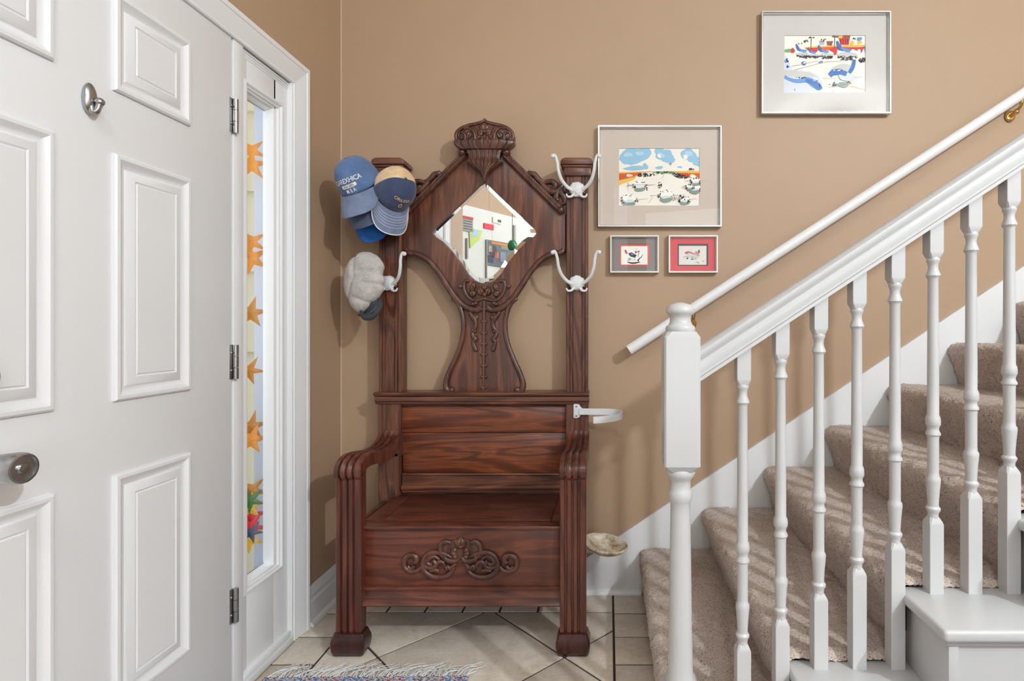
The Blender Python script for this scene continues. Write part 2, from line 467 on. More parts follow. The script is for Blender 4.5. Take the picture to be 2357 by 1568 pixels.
# metal hook stuck on the door
hk = thing('robe_hook', 'small brushed nickel hook mounted on the white door', 'hook', (XL, 1.2125, 1.60))
hy, hz = 1.209, 1.622
bm = bmesh.new(); bm_ball(bm, (XL+0.006, hy, hz+0.002), 1, 20, 14, (0.011, 0.0155, 0.034)); from_bm('back_plate', bm, M['nickel'], hk, 180)
tube('prong', [(XL+0.010, hy, hz-0.016), (XL+0.013, hy, hz-0.026), (XL+0.019, hy+0.002, hz-0.025), (XL+0.023, hy+0.004, hz-0.014), (XL+0.024, hy+0.005, hz-0.006)], [0.007, 0.007, 0.006, 0.006, 0.0075], M['nickel'], hk, 12)
bm = bmesh.new(); bm_ball(bm, (XL+0.024, hy+0.005, hz-0.004), 0.0092, 14, 10); from_bm('tip', bm, M['nickel'], hk, 180)

# ---- sidelight: window_1
wn = struct(box('window_1', XL-0.05, XL-0.012, 1.905, 1.988, 0.02, 2.0, M['door'], None, 0.002))
box('mullion', XL-0.06, XL+0.001, 1.682, 1.728, 0.012, 2.03, M['door'], wn, 0.003)
box('stile', XL-0.055, XL-0.0110, 1.720, 1.760, 0.02, 2.03, M['door'], wn, 0.001)
box('top_rail', XL-0.05, XL-0.012, 1.745, 1.915, 1.875, 2.03, M['door'], wn, 0.001)
box('bottom_rail', XL-0.05, XL-0.012, 1.745, 1.905, 0.02, 0.312, M['door'], wn, 0.001)
# glazing bead: a moulded ring
bm = bmesh.new(); rings = []
for ins, h in ((0, 0.0), (0.002, 0.010), (0.010, 0.013), (0.016, 0.007), (0.019, 0.0065), (0.021, 0.0), (0.028, -0.010), (0.030, -0.022), (0.0305, -0.034)):
    y0, y1, z0, z1 = 1.727+ins*1.5, 1.946-ins*1.15, 0.283+ins*1.1, 1.905-ins*1.2
    rings.append([bm.verts.new((XL-0.012+h, y, z)) for y, z in ((y0, z0), (y1, z0), (y1, z1), (y0, z1))])
for a, c in zip(rings, rings[1:]):
    for k in range(4): bm.faces.new((a[k], a[(k+1) % 4], c[(k+1) % 4], c[k]))
from_bm('glazing_bead', bm, M['door'], wn, 25)
bm = bmesh.new(); rings = []
for ins, x in ((0.031, XL-0.0455), (0.0335, XL-0.046)):
    y0, y1, z0, z1 = 1.727+ins*1.5, 1.946-ins*1.15, 0.283+ins*1.1, 1.905-ins*1.2
    rings.append([bm.verts.new((x, y, z)) for y, z in ((y0, z0), (y1, z0), (y1, z1), (y0, z1))])
for k in range(4): bm.faces.new((rings[0][k], rings[0][(k+1) % 4], rings[1][(k+1) % 4], rings[1][k]))
from_bm('gasket', bm, M['nickel'], wn)
box('pane', XL-0.052, XL-0.047, 1.748, 1.918, 0.31, 1.878, M['pane'], wn, 0)
box('sill', XL-0.06, XL+0.010, 0.72, 1.99, 0.0, 0.024, M['door'], wn, 0.004)
box('shoe_moulding', XL-0.05, XL+0.003, 1.728, 1.99, 0.024, 0.045, M['door'], wn, 0.006)
for k, (z, h) in enumerate(((1.992, 0.006), (1.984, 0.004), (1.977, 0.002))):
    box('head_bead', XL-0.014, XL-0.012+h, 1.733, 1.990, z-0.004, z+0.004, M['door'], wn, 0.0018)
# exterior jamb
box('jamb', XL-0.131, XL-0.052, 1.985, 2.03, 0.0, 2.05, M['ext'], wn, 0.002)
box('head_jamb', XL-0.131, XL-0.052, 1.60, 1.985, 2.0, 2.05, M['ext'], wn, 0.002)

# ---- casing: trim_1 (side + header), stepped colonial profile
prof = [(0.0, 0.0), (0.0, 0.006), (0.003, 0.0085), (0.008, 0.0090), (0.011, 0.0075), (0.014, 0.0080), (0.020, 0.0095), (0.032, 0.0115), (0.046, 0.0140), (0.060, 0.0165), (0.066, 0.0172), (0.0675, 0.0160), (0.0695, 0.0185), (0.078, 0.0200), (0.084, 0.0195), (0.086, 0.0175), (0.086, 0.0)]
def casing_leg(y_in, s, z1):
    bm = bmesh.new(); A = []; B = []; 
    for t, h in prof:
        A.append(bm.verts.new((XL+h, y_in+s*t, 0.0))); B.append(bm.verts.new((XL+h, y_in+s*t, z1+t)))
    for k in range(len(prof)-1): bm.faces.new((A[k], A[k+1], B[k+1], B[k]))
    bm.faces.new(A); bm.faces.new(B)
    return bm
tr = struct(from_bm('trim_1', casing_leg(1.994, 1, 1.998), M['door'], None, 25))
from_bm('side_casing', casing_leg(0.744, -1, 1.998), M['door'], tr, 25)
bm = bmesh.new(); A = []; B = []
for t, h in prof:
    A.append(bm.verts.new((XL+h, 0.744-t, 1.998+t))); B.append(bm.verts.new((XL+h, 1.994+t, 1.998+t)))
for k in range(len(prof)-1): bm.faces.new((A[k], A[k+1], B[k+1], B[k]))
bm.faces.new(A); bm.faces.new(B); from_bm('head_casing', bm, M['door'], tr, 25)
box('door_stop', XL-0.05, XL+0.004, 0.744, 1.99, 2.0, 2.06, M['door'], tr, 0.001)
box('jamb_edge', XL-0.05, XL+0.005, 1.986, 1.998, 0.0, 2.0, M['door'], tr, 0.001)
box('jamb_edge', XL-0.05, XL+0.005, 0.738, 0.757, 0.0, 2.0, M['door'], tr, 0.001)

# ---- baseboards
bprof = [(0, 0), (0.016, 0), (0.016, 0.088), (0.011, 0.096), (0.011, 0.104), (0.014, 0.112), (0.012, 0.124), (0.007, 0.132), (0.005, 0.142), (0, 0.142)]
bb = struct(prism('baseboard_left', [(XL+a, c) for a, c in bprof], 2.08, YW, 'Y', M['door'], None, 30))
qp = [(0, 0), (0.030, 0), (0.029, 0.008), (0.025, 0.014), (0.016, 0.019), (0, 0.019)]
prism('quarter_round', [(XL+a, c) for a, c in qp], 2.085, YW, 'Y', M['door'], bb, 60)
# stair skirt board on the back wall runs down into the baseboard
sk = [(-1.13, 0.0), (4.0, 0.0), (4.0, 0.228+0.668*(4.0-0.0276)), (0.0276-0.128, 0.142), (-1.13, 0.142)]
sb = struct(prism('baseboard_back', sk, YW-0.014, YW, 'Y', M['door'], None, 30, 0.002))
prism('quarter_round', [(YW-a, c) for a, c in qp], -1.10, 0.14, 'X', M['door'], sb, 60)

# ---- outside: lapped siding, seen through the sidelight
so = struct(box('wall_outside', -4.0, -1.30, 2.70, 2.75, -0.2, 3.4, M['siding'], None, 0))
for k in range(9):
    z0 = -0.15+0.385*k
    pydata('plank', [(-4, 2.662, z0), (-1.3, 2.662, z0), (-1.3, 2.69, z0+0.385), (-4, 2.69, z0+0.385), (-4, 2.70, z0), (-1.3, 2.70, z0), (-1.3, 2.70, z0+0.385), (-4, 2.70, z0+0.385)],
           [[0,1,2,3],[4,5,6,7],[0,1,5,4],[3,2,6,7],[0,3,7,4],[1,2,6,5]], M['siding'], so)
struct(box('ground_outside', -6, XL-0.14, -1, 6, -0.3, -0.1, paint('porch_slab', lin(180, 190, 180), 0.8), None, 0))

# autumn leaf garland hanging outside
gd = thing('leaf_garland', 'autumn leaf garland in orange, yellow and red hanging outside the sidelight', 'garland', (-1.236, 1.90, 0.4))
ocol = {'o': lin(232, 148, 30), 'y': lin(226, 178, 40), 'r': lin(214, 28, 40), 'g': lin(70, 120, 60), 'b': lin(60, 80, 110), 'd': lin(196, 128, 28)}
for k, v_ in ocol.items(): M['leaf_'+k] = paint('leaf_'+k, v_, 0.6, 0.25)
tube('stem', [(-1.24, 1.893, 1.86), (-1.238, 1.89, 1.4), (-1.242, 1.895, 1.0), (-1.238, 1.89, 0.6), (-1.24, 1.893, 0.42)], 0.003, M['leaf_g'], gd, 6)
star = []
for k in range(11):
    a = PI/2+2*PI*k/11; r = (0.044 if k % 2 else 0.021)*(1.0+0.2*math.sin(3*k))
    star.append((r*math.cos(a), r*math.sin(a)))
for px, py, s, col, rot in ((583, 346, .9, 'o', .4), (582, 378, 1.05, 'o', 1.0), (582, 556, .95, 'o', 0.2), (582, 594, 1.1, 'o', 1.3), (581, 720, 1.0, 'd', 2.0), (577, 853, .9, 'd', .6), (583, 982, .95, 'd', .9), (583, 1012, 1.0, 'o', 1.9),
                          (583, 1128, .95, 'd', .3), (580, 1152, .85, 'g', 1.4), (578, 1168, .9, 'y', 2.1), (582, 1188, .95, 'r', .8), (581, 1216, 1.0, 'r', 1.7), (583, 1226, .7, 'b', .5), (577, 1244, .9, 'y', 2.6)):
    px -= 5; X = -1.236+random.uniform(-.006, .006); Y = X*F/(px-VX); z = CH-(py-VY)/F*Y; c = Vector((X, Y, z)); s *= 1.18
    u = Vector((0.80, 0.60, 0)); w = Vector((0, 0, 1)); nrm = Vector((0.6, -0.8, 0.0))
    vs = []; ca, sa = math.cos(rot), math.sin(rot)
    for side in (0.0006, -0.0006):
        vs.append(c+nrm*(side+0.004))
        for x_, z_ in star:
            x2, z2 = (x_*ca-z_*sa)*s, (x_*sa+z_*ca)*s
            vs.append(c+u*x2+w*z2+nrm*(side-0.06*abs(x_)))
    n = len(star); fs = [[0, 1+k, 1+(k+1) % n] for k in range(n)]+[[n+1, n+2+(k+1) % n, n+2+k] for k in range(n)]+[[1+k, 1+(k+1) % n, n+2+(k+1) % n, n+2+k] for k in range(n)]
    pydata('leaf', vs, fs, M['leaf_'+col], gd)
# ================================================================== HALL TREE
HX0, HX1 = -0.934, -0.083
ht = thing('hall_tree', 'tall carved dark oak hall tree bench with diamond mirror and coat hooks', 'hall tree', (-0.51, 2.1, 0))
CXP = 1115.0
YP = 2.265            # front of the posts
YB = 2.288            # front of the mirror board
def mxp(px): return 2*CXP-px
def xz(px, py, Y):
    v = P(px, py, Y); return (v.x, v.z)
def px2m(r, Y): return r/F*Y

# posts: fluted, floor to cap
def flute_poly(x0, x1, yf, yb, fl):
    w = x1-x0; pts = [(x0, yb), (x0, yf+0.003), (x0+0.003, yf)]
    for a, c, d in fl:        # groove from a to c (fractions), depth d
        xa, xc = x0+w*a, x0+w*c
        pts += [(xa, yf), (xa+(xc-xa)*.25, yf+d), (xa+(xc-xa)*.75, yf+d), (xc, yf)]
    pts += [(x1-0.003, yf), (x1, yf+0.003), (x1, yb)]
    return pts
FL_POST = [(0.13, 0.21, .005), (0.27, 0.33, .004), (0.70, 0.76, .004), (0.83, 0.90, .005)]
for x0, x1 in ((-0.934, -0.844), (-0.171, -0.083)):
    po = prism('post', flute_poly(x0, x1, YP, 2.335, FL_POST), 0.84, 1.745, 'Z', M['wood_z'], ht, 25)
    prism('lower_post', flute_poly(x0-0.001, x1+0.001, YP-0.006, 2.337, []), 0.60, 0.83, 'Z', M['wood_z'], ht, 25)
    prism('back_leg', flute_poly(x0, x1-0.008, YP-0.006, 2.337, []), 0.0, 0.61, 'Z', M['wood_z'], ht, 25)
    # cap block and rounded top
    box('neck', x0-0.007, x1+0.012, YP-0.012, 2.340, 1.738, 1.773, M['wood_x'], po, 0.004)
    boxes('fillet', [(x0-0.014, x1+0.016, YP-0.018, 2.342, 1.772, 1.781)], M['wood_x'], po, 0.003)
    xc = (x0+x1)/2; hw = (x1-x0)/2+0.022
    tp = [(xc-hw, 1.781), (xc+hw, 1.781), (xc+hw, 1.792), (xc+hw*.93, 1.802), (xc+hw*.72, 1.808), (xc-hw*.72, 1.808), (xc-hw*.93, 1.802), (xc-hw, 1.792)]
    prism('post_cap', tp, YP-0.026, 2.344, 'Y', M['wood_x'], po, 40, 0.004)

# shelf moulding
sp = [(2.335, 0.811), (2.258, 0.811), (2.252, 0.814), (2.252, 0.821), (2.246, 0.824), (2.244, 0.832), (2.246, 0.843), (2.240, 0.848), (2.234, 0.850), (2.232, 0.856), (2.236, 0.861), (2.335, 0.861)]
prism('shelf', sp, -0.943, -0.078, 'X', M['wood_x'], ht, 25)

# lower back: frame + panels
box('back_board', -0.848, -0.168, 2.300, 2.320, 0.16, 0.83, M['wood_x'], ht, 0)
box('back_panel', -0.846, -0.170, 2.284, 2.304, 0.692, 0.800, M['wood_hot'], ht, 0.003)
box('back_panel', -0.846, -0.170, 2.293, 2.306, 0.524, 0.690, M['wood_hot'], ht, 0.003)
prism('top_bead', [(2.31, 0.812), (2.272, 0.812), (2.270, 0.806), (2.276, 0.801), (2.31, 0.800)], -0.846, -0.170, 'X', M['wood_x'], ht, 30)
prism('ledge', [(2.31, 0.524), (2.286, 0.524), (2.282, 0.518), (2.285, 0.512), (2.285, 0.478), (2.276, 0.474), (2.270, 0.467), (2.272, 0.459), (2.280, 0.456), (2.280, 0.447), (2.31, 0.440)], -0.846, -0.170, 'X', M['wood_x'], ht, 25)

# seat: frame strips and hinged lid
YS = 1.922
zt = 0.437
seat = box('seat', -0.870, -0.147, YS+0.012, 2.300, zt-0.020, zt-0.004, M['wood_seat'], ht, 0.002)
box('lid', -0.800, -0.205, 1.985, 2.286, zt-0.006, zt, M['wood_seat'], seat, 0.002)
box('front_strip', -0.854, -0.163, YS, 1.982, zt-0.012, zt, M['wood_seat'], seat, 0.004)
box('side_strip', -0.868, -0.803, 1.984, 2.286, zt-0.019, zt-0.0005, M['wood_seat'], seat, 0.002)
box('side_strip', -0.202, -0.147, 1.984, 2.286, zt-0.019, zt-0.0005, M['wood_seat'], seat, 0.002)
# box under the seat
box('front_panel', -0.850, -0.168, 1.940, 1.958, 0.180, 0.427, M['wood_box'], ht, 0.001)
box('side_panel', -0.915, -0.897, 1.945, 2.29, 0.180, 0.420, M['wood_x'], ht, 0.001)
box('side_panel', -0.120, -0.102, 1.945, 2.29, 0.180, 0.420, M['wood_x'], ht, 0.001)
box('bottom_board', -0.897, -0.120, 1.958, 2.29, 0.178, 0.190, M['wood_x'], ht, 0.001)
prism('plinth', [(1.960, 0.222), (1.934, 0.222), (1.928, 0.217), (1.930, 0.211), (1.938, 0.207), (1.938, 0.196), (1.933, 0.184), (1.922, 0.174), (1.916, 0.166), (1.918, 0.161), (1.960, 0.161)], -0.852, -0.166, 'X', M['wood_seat'], ht, 25)

# front legs, feet and arms
FL_LEG = [(0.17, 0.29, .008), (0.43, 0.53, .008), (0.66, 0.78, .008)]
for s, (x0, x1) in enumerate(((-0.934, -0.846), (-0.166, -0.076))):
    prism('front_leg', flute_poly(x0, x1, 1.905, 1.945, FL_LEG), 0.072, 0.640, 'Z', M['wood_front'], ht, 25)
    xc = (x0+x1)/2
    bm = bmesh.new()
    secs = [(0.047, 0.0), (0.052, 0.004), (0.0565, 0.018), (0.0585, 0.034), (0.0580, 0.050), (0.054, 0.062), (0.050, 0.076), (0.044, 0.080)]
    rings = []
    for h, z in secs:
        d = h-0.022
        rings.append([bm.verts.new((xc+x, 1.926+y, z)) for x, y in ((-h, -d+.006), (-h+.006, -d), (h-.006, -d), (h, -d+.006), (h, d-.006), (h-.006, d), (-h+.006, d), (-h, d-.006))])
    for a, c in zip(rings, rings[1:]):
        for k in range(8): bm.faces.new((a[k], a[(k+1) % 8], c[(k+1) % 8], c[k]))
    bm.faces.new(rings[0]); bm.faces.new(rings[-1])
    from_bm('foot', bm, M['wood_foot'], ht, 35)
    # arm: reeded cross-section swept along an S path
    path = catmull([(0, 2.262, 0.706), (0, 2.246, 0.684), (0, 2.215, 0.668), (0, 2.165, 0.660), (0, 2.10, 0.662), (0, 2.03, 0.673), (0, 1.965, 0.678), (0, 1.918, 0.668), (0, 1.894, 0.644), (0, 1.892, 0.618), (0, 1.903, 0.603)], 7)
    th_ = interp([0.012, 0.030, 0.046, 0.050, 0.048, 0.046, 0.046, 0.046, 0.044, 0.038, 0.030], len(path))
    # width grows slightly to the front knob
    wd = interp([0.088, 0.088, 0.088, 0.088, 0.088, 0.089, 0.090, 0.0915, 0.0935, 0.0945, 0.0935], len(path))
    cs = [(-0.5, 1.0), (-0.5, 0.12), (-0.47, 0.02)]
    for a in (-0.27, -0.02, 0.23):
        cs += [(a-0.045, 0.0), (a-0.03, 0.16), (a+0.03, 0.16), (a+0.045, 0.0)]
        if a < 0.2: cs += [(a+0.125, -0.05)]
    cs += [(0.47, 0.02), (0.5, 0.12), (0.5, 1.0)]
    bm = bmesh.new(); rings = []
    n = len(path)
    for i in range(n):
        t = (path[min(i+1, n-1)]-path[max(i-1, 0)]).normalized()
        nr = Vector((0, -t.z, t.y))
        rings.append([bm.verts.new(Vector((xc+w*wd[i], 0, 0))+Vector((0, path[i].y, path[i].z))+nr*(h*(th_[i] if h > 0.5 else 0.046))) for w, h in cs])
    k_ = len(cs)
    for a, c in zip(rings, rings[1:]):
        for k in range(k_): bm.faces.new((a[k], a[(k+1) % k_], c[(k+1) % k_], c[k]))
    bm.faces.new(rings[0]); bm.faces.new(rings[-1])
    from_bm('arm', bm, M['wood_front'], ht, 30)

# ---- mirror board (lyre)
half = [(1163, 352), (1180, 366), (1240, 424), (1300, 484), (1302, 492), (1302, 583), (1294, 582)]
curve1 = [(1294, 582), (1270, 588), (1244, 604), (1222, 630), (1200, 664), (1182, 690), (1170, 712), (1165, 735), (1164, 762), (1170, 795), (1184, 832), (1200, 868), (1207, 888), (1205, 900), (1198, 906)]
cc = [(v.x, v.y) for v in catmull([(a, c, 0) for a, c in curve1], 5)]
right = [(1115, 352)]+half+cc[1:]
outline = right+[(mxp(a), c) for a, c in reversed(right[1:])]
mh = [(1117, 421), (1128, 427), (1150, 449), (1190, 487), (1222, 517), (1233, 527), (1236, 537), (1229, 546), (1213, 557), (1193, 577), (1170, 606), (1154, 632), (1140, 645), (1128, 651), (1117, 653)]
mh = [(a-2, c) for a, c in mh]
hole = mh+[(mxp(a), c) for a, c in reversed(mh[1:-1])]
board = plate('mirror_board', [[xz(a, c, YB) for a, c in outline], [xz(a, c, YB) for a, c in hole]], YB, 0.024, M['wood_z'], ht, 0.0025)
# bevelled mirror glass
mc = Vector((1115, 537))
def sc(pl, s, dx=0): return [(mc.x+(a-mc.x)*s+dx, mc.y+(c-mc.y)*s) for a, c in pl]
o1 = [P(a, c, 2.296) for a, c in sc(hole, 1.03)]; o2 = [P(a, c, 2.292) for a, c in sc(hole, 0.90)]; n = len(o1)
ob = [Vector((v.x, 2.302, v.z)) for v in o1]
mo = pydata('mirror_glass', o1+o2+ob, [list(range(n, 2*n))]+[[i, (i+1) % n, n+(i+1) % n, n+i] for i in range(n)]+[list(range(2*n, 3*n))]+[[i, (i+1) % n, 2*n+(i+1) % n, 2*n+i] for i in range(n)], M['mirror'], ht)

# ---- carving helpers
def scroll(name, pts, r, Y, p, mirror=True, mat='wood_carve', flat=0.8, n=6, seg=8):
    for s in ((0, 1) if mirror else (0,)):
        q = [P(mxp(a) if s else a, c, Y) for a, c in pts]
        rr = [px2m(x, Y) for x in (r if isinstance(r, (list, tuple)) else [r])]
        tube(name, q, rr if len(rr) > 1 else rr[0], M[mat], p, seg, flat, n)
def petal(name, px, py, rx, ry, rot, Y, p, mirror=True, mat='wood_carve', depth=0.006, crease=True):
    for s in ((0, 1) if mirror else (0,)):
        c = P(mxp(px) if s else px, py, Y); a = math.radians(-rot if s else rot)
        bm = bmesh.new(); nu, nv = 12, 4; cx_ = c; rings = []
        top = bm.verts.new((c.x, c.y-depth*(0.55 if crease else 1), c.z))
        for j in range(1, nv+1):
            t = j/nv; ring = []
            for k in range(nu):
                th = 2*PI*k/nu; ex, ez = math.cos(th)*t, math.sin(th)*t
                if ez > 0: ex *= (1-0.55*max(0, ez)**1.5)
                h = depth*(1-t**2.2)
                if crease: h *= (0.55+0.45*min(1, abs(ex)*3.0))
                lx, lz = px2m(ex*rx, Y), px2m(ez*ry, Y)
                ring.append(bm.verts.new((c.x+lx*math.cos(a)-lz*math.sin(a), c.y-h, c.z+lx*math.sin(a)+lz*math.cos(a))))
            rings.append(ring)
        for k in range(nu): bm.faces.new((top, rings[0][k], rings[0][(k+1) % nu]))
        for q, w in zip(rings, rings[1:]):
            for k in range(nu): bm.faces.new((q[k], w[k], w[(k+1) % nu], q[(k+1) % nu]))
        bk = [bm.verts.new((v.co.x, c.y+0.006, v.co.z)) for v in rings[-1]]
        for k in range(nu): bm.faces.new((rings[-1][k], bk[k], bk[(k+1) % nu], rings[-1][(k+1) % nu]))
        bm.faces.new(bk)
        from_bm(name, bm, M[mat], p, 50)
def knob_px(name, px, py, r, Y, p, mirror=True, mat='wood_carve', sy=0.8):
    for s in ((0, 1) if mirror else (0,)):
        bm = bmesh.new(); bm_ball(bm, P(mxp(px) if s else px, py, Y), px2m(r, Y), 12, 8, (1, sy, 1)); from_bm(name, bm, M[mat], p, 180)

# ---- crest
YC = 2.262
ch_ = [(1116.5, 271), (1121, 277), (1132, 281), (1150, 285), (1168, 291), (1180, 301), (1185, 313), (1184, 322), (1179, 327)]
cw = [(v.x, v.y) for v in catmull([(a-1.0, c, 0) for a, c in ch_], 4)]
crest = plate('crest', [[xz(a, c, YC) for a, c in cw+[(mxp(a), c) for a, c in reversed(cw[1:])]]], YC, 0.034, M['wood_carve'], ht, 0.003)
rim = [(1115, 274), (1120, 280), (1134, 284.5), (1152, 288.5), (1168, 295), (1178, 304), (1181, 314), (1178, 323), (1171, 322)]
scroll('rim_scroll', rim, [2.2, 3.4, 3.8, 4.0, 4.0, 4.0, 3.6, 3, 2.4], YC-0.002, crest)
scroll('scroll', [(1137, 321), (1138, 309), (1144, 299), (1154, 294), (1163, 297)], [3.4, 3.2, 3.0, 2.6, 2.0], YC-0.002, crest)
scroll('scroll', [(1135, 322), (1128, 316), (1127, 305), (1131, 297), (1137, 291)], [2.6, 2.6, 2.4, 2.2, 1.6], YC-0.002, crest)
scroll('scroll', [(1160, 322), (1160, 312), (1165, 305), (1172, 305), (1175, 312), (1170, 317)], [2.2, 2.8, 3.0, 2.8, 2.4, 1.8], YC-0.002, crest)
petal('petal', 1150, 311, 8, 11, 25, YC, crest, depth=0.010)
petal('petal', 1115, 292, 12, 11, 0, YC, crest, False, depth=0.008)
petal('petal', 1124, 306, 10, 9, -70, YC, crest, depth=0.012)
petal('petal', 1121, 319, 8, 5, -100, YC, crest, depth=0.008)
knob_px('bead', 1115, 303, 3.6, YC-0.008, crest, False)
knob_px('bead', 1168, 318, 3.6, YC-0.004, crest)
# urn below the crown: half turned, reeded
urn = [(70, 326), (71, 329), (69, 335), (62, 341), (57, 344.5), (49, 345.5), (41, 347), (37.5, 353), (35.5, 360), (36, 366), (38, 369), (41, 370.5), (41.5, 373), (38, 375.5), (33, 379), (26, 384), (17, 390), (10, 397), (5, 405), (2.2, 413), (0.8, 419)]
bm = bmesh.new(); rings = []
K = 120
for hw, py in urn:
    ring = []
    dep = float(np.interp(py, [326, 330, 337, 345, 347, 358, 368, 372, 376, 384, 397, 410, 419], [.022, .024, .020, .016, .008, .004, .008, .014, .010, .010, .008, .005, .002]))
    for k in range(K+1):
        q = -1+2*k/K; r = px2m(hw, YC); lobe = (q*4.0) % 1.0; edge = min(lobe, 1-lobe)
        g = 0.0032*max(0, 1-edge/0.09) if 9 < hw and abs(q) < 0.93 else 0.0
        if hw < 40 and py < 376: g *= 0.5
        c = P(CXP, py, YC)
        yy = YC-0.004-dep*max(0.0, 1-abs(q)**2.6)**0.5+g if 0 < k < K else YC+0.02
        ring.append(bm.verts.new((c.x+r*q, yy, c.z)))
    rings.append(ring)
for a, c in zip(rings, rings[1:]):
    for k in range(K): bm.faces.new((a[k], a[k+1], c[k+1], c[k]))
bm.faces.new(rings[0]); bm.faces.new([r[0] for r in rings]+[r[-1] for r in reversed(rings)])
from_bm('urn', bm, M['wood_carve'], crest, 28)
plate('urn_back', [[xz(a, c, 2.276) for a, c in ((1048, 326), (1182, 326), (1172, 345), (1153, 346), (1150, 360), (1155, 374), (1075, 374), (1080, 360), (1077, 346), (1058, 345))]], 2.274, 0.022, M['wood_carve'], crest, 0.001)

# ---- raked gable mouldings with beads
for s in (0, 1):
    f = (lambda a: mxp(a)) if s else (lambda a: a)
    q0, q1 = P(f(1161), 357, YB-0.012), P(f(1293), 488, YB-0.012)
    t = (q1-q0).normalized(); up = Vector((-t.z, 0, t.x));  up = up if up.z > 0 else -up
    pf = [(-0.011, 0.012), (-0.011, -0.004), (-0.006, -0.010), (0.000, -0.010), (0.004, -0.004), (0.009, -0.002), (0.013, 0.004), (0.013, 0.026), (-0.008, 0.026)]
    A = [q0+up*a+Vector((0, 1, 0))*d for a, d in pf]; B = [q1+up*a+Vector((0, 1, 0))*d for a, d in pf]
    n = len(pf)
    gm = pydata('gable_moulding', A+B, [list(range(n)), list(range(n, 2*n))]+[[i, (i+1) % n, n+(i+1) % n, n+i] for i in range(n)], M['wood_carve'], ht, 30)
    L = (q1-q0).length; nb = 26; pts = []; rr = []
    for i in range(nb*4+1):
        w = i/(nb*4); pts.append(q0+(q1-q0)*(0.05+0.92*w)+up*0.0115+Vector((0, 0.002, 0))); rr.append(0.0042+0.0016*abs(math.sin(PI*w*nb)))
    bm = bmesh.new(); bm_tube(bm, pts, rr, 8); from_bm('bead_row', bm, M['wood_carve'], gm, 60)
    bm = bmesh.new(); bm_ball(bm, P(f(1166), 352, YB-0.014), px2m(9.5, YB), 14, 10, (1, 1.2, 1)); from_bm('volute', bm, M['wood_carve'], gm, 180)
    bm = bmesh.new(); bm_ball(bm, P(f(1291), 484, YB-0.014), px2m(9, YB), 14, 10, (1, 1.1, 1)); from_bm('volute', bm, M['wood_carve'], gm, 180)
    def R(pts): return [(f(a+4), c-6) for a, c in pts]
    YG = 2.280
    for pts, r in (([(1212, 400), (1216, 405), (1226, 407), (1232, 414), (1240, 422), (1250, 424)], [3, 5, 5, 5, 5, 3]),
                   ([(1246, 428), (1256, 424), (1268, 424), (1275, 432), (1270, 441), (1262, 440), (1260, 434)], [3, 4.5, 5, 5, 4.5, 4, 3]),
                   ([(1240, 424), (1250, 436), (1264, 447), (1278, 446), (1288, 436), (1294, 424)], [4, 5, 6, 6, 5, 2.5]),
                   ([(1284, 442), (1290, 452), (1296, 462), (1296, 472), (1288, 476)], [6, 6, 5, 4.5, 3]),
                   ([(1288, 438), (1279, 450), (1276, 462), (1281, 468)], [5, 6, 6, 4])):
        scroll('leaf_scroll', R(pts), [x*1.25 for x in r], YG, gm, False, flat=0.9)
    plate('leaf_backing', [[xz(f(a), c, 2.289) for a, c in ((1200, 396), (1222, 396), (1244, 412), (1266, 420), (1298, 420), (1303, 426), (1303, 494), (1294, 490))]], 2.287, 0.02, M['wood_carve'], gm, 0.001)

# ---- lower arch and lyre mouldings
YM = YB-0.003
scroll('arch_moulding', [(1296, 574), (1292, 581), (1270, 585), (1244, 600), (1220, 628), (1198, 662), (1178, 690), (1156, 708), (1134, 714), (1122, 708)], [5, 6.5, 6.5, 6.5, 6.5, 7, 7.5, 7.5, 7.5, 8], YM, ht, n=8)
scroll('lyre_moulding', [(1185, 690), (1174, 702), (1166, 724), (1163, 752), (1168, 788), (1180, 822), (1196, 858), (1204, 884), (1200, 899), (1190, 900)], [5, 5.5, 5.6, 5.6, 5.6, 6, 6.3, 6.8, 7.5, 7.5], YM, ht, n=8)
knob_px('leaf_tip', 1187, 689, 5, YM, ht)
# palmette under the mirror
pm = plate('palmette', [[xz(a, c, YB-0.003) for a, c in ((1078, 668), (1092, 690), (1115, 698), (1138, 690), (1152, 668), (1140, 660), (1115, 662), (1090, 660))]], YB-0.003, 0.010, M['wood_carve'], ht, 0.001)
YQ = YB-0.006
scroll('palm_scroll', [(1149, 648), (1158, 646), (1162, 656), (1160, 672), (1151, 685), (1137, 692), (1115, 687)], [3, 3.6, 4, 4.2, 4.2, 4, 4], YQ, pm)
petal('petal', 1141, 660, 7, 13, 20, YQ, pm, depth=0.010)
petal('petal', 1142, 676, 9, 9, 50, YQ, pm, depth=0.010)
petal('petal', 1124, 671, 9, 11, -20, YQ, pm, depth=0.014)
petal('petal', 1115, 662, 7, 8, 0, YQ, pm, False, depth=0.010)
knob_px('bead', 1115, 678, 5, YQ-0.006, pm, False)
knob_px('bead', 1171, 659, 5.5, YQ, pm); knob_px('bead', 1164, 658, 3.5, YQ, pm)
petal('petal', 1139, 699, 10, 6, -20, YQ, pm, depth=0.010)
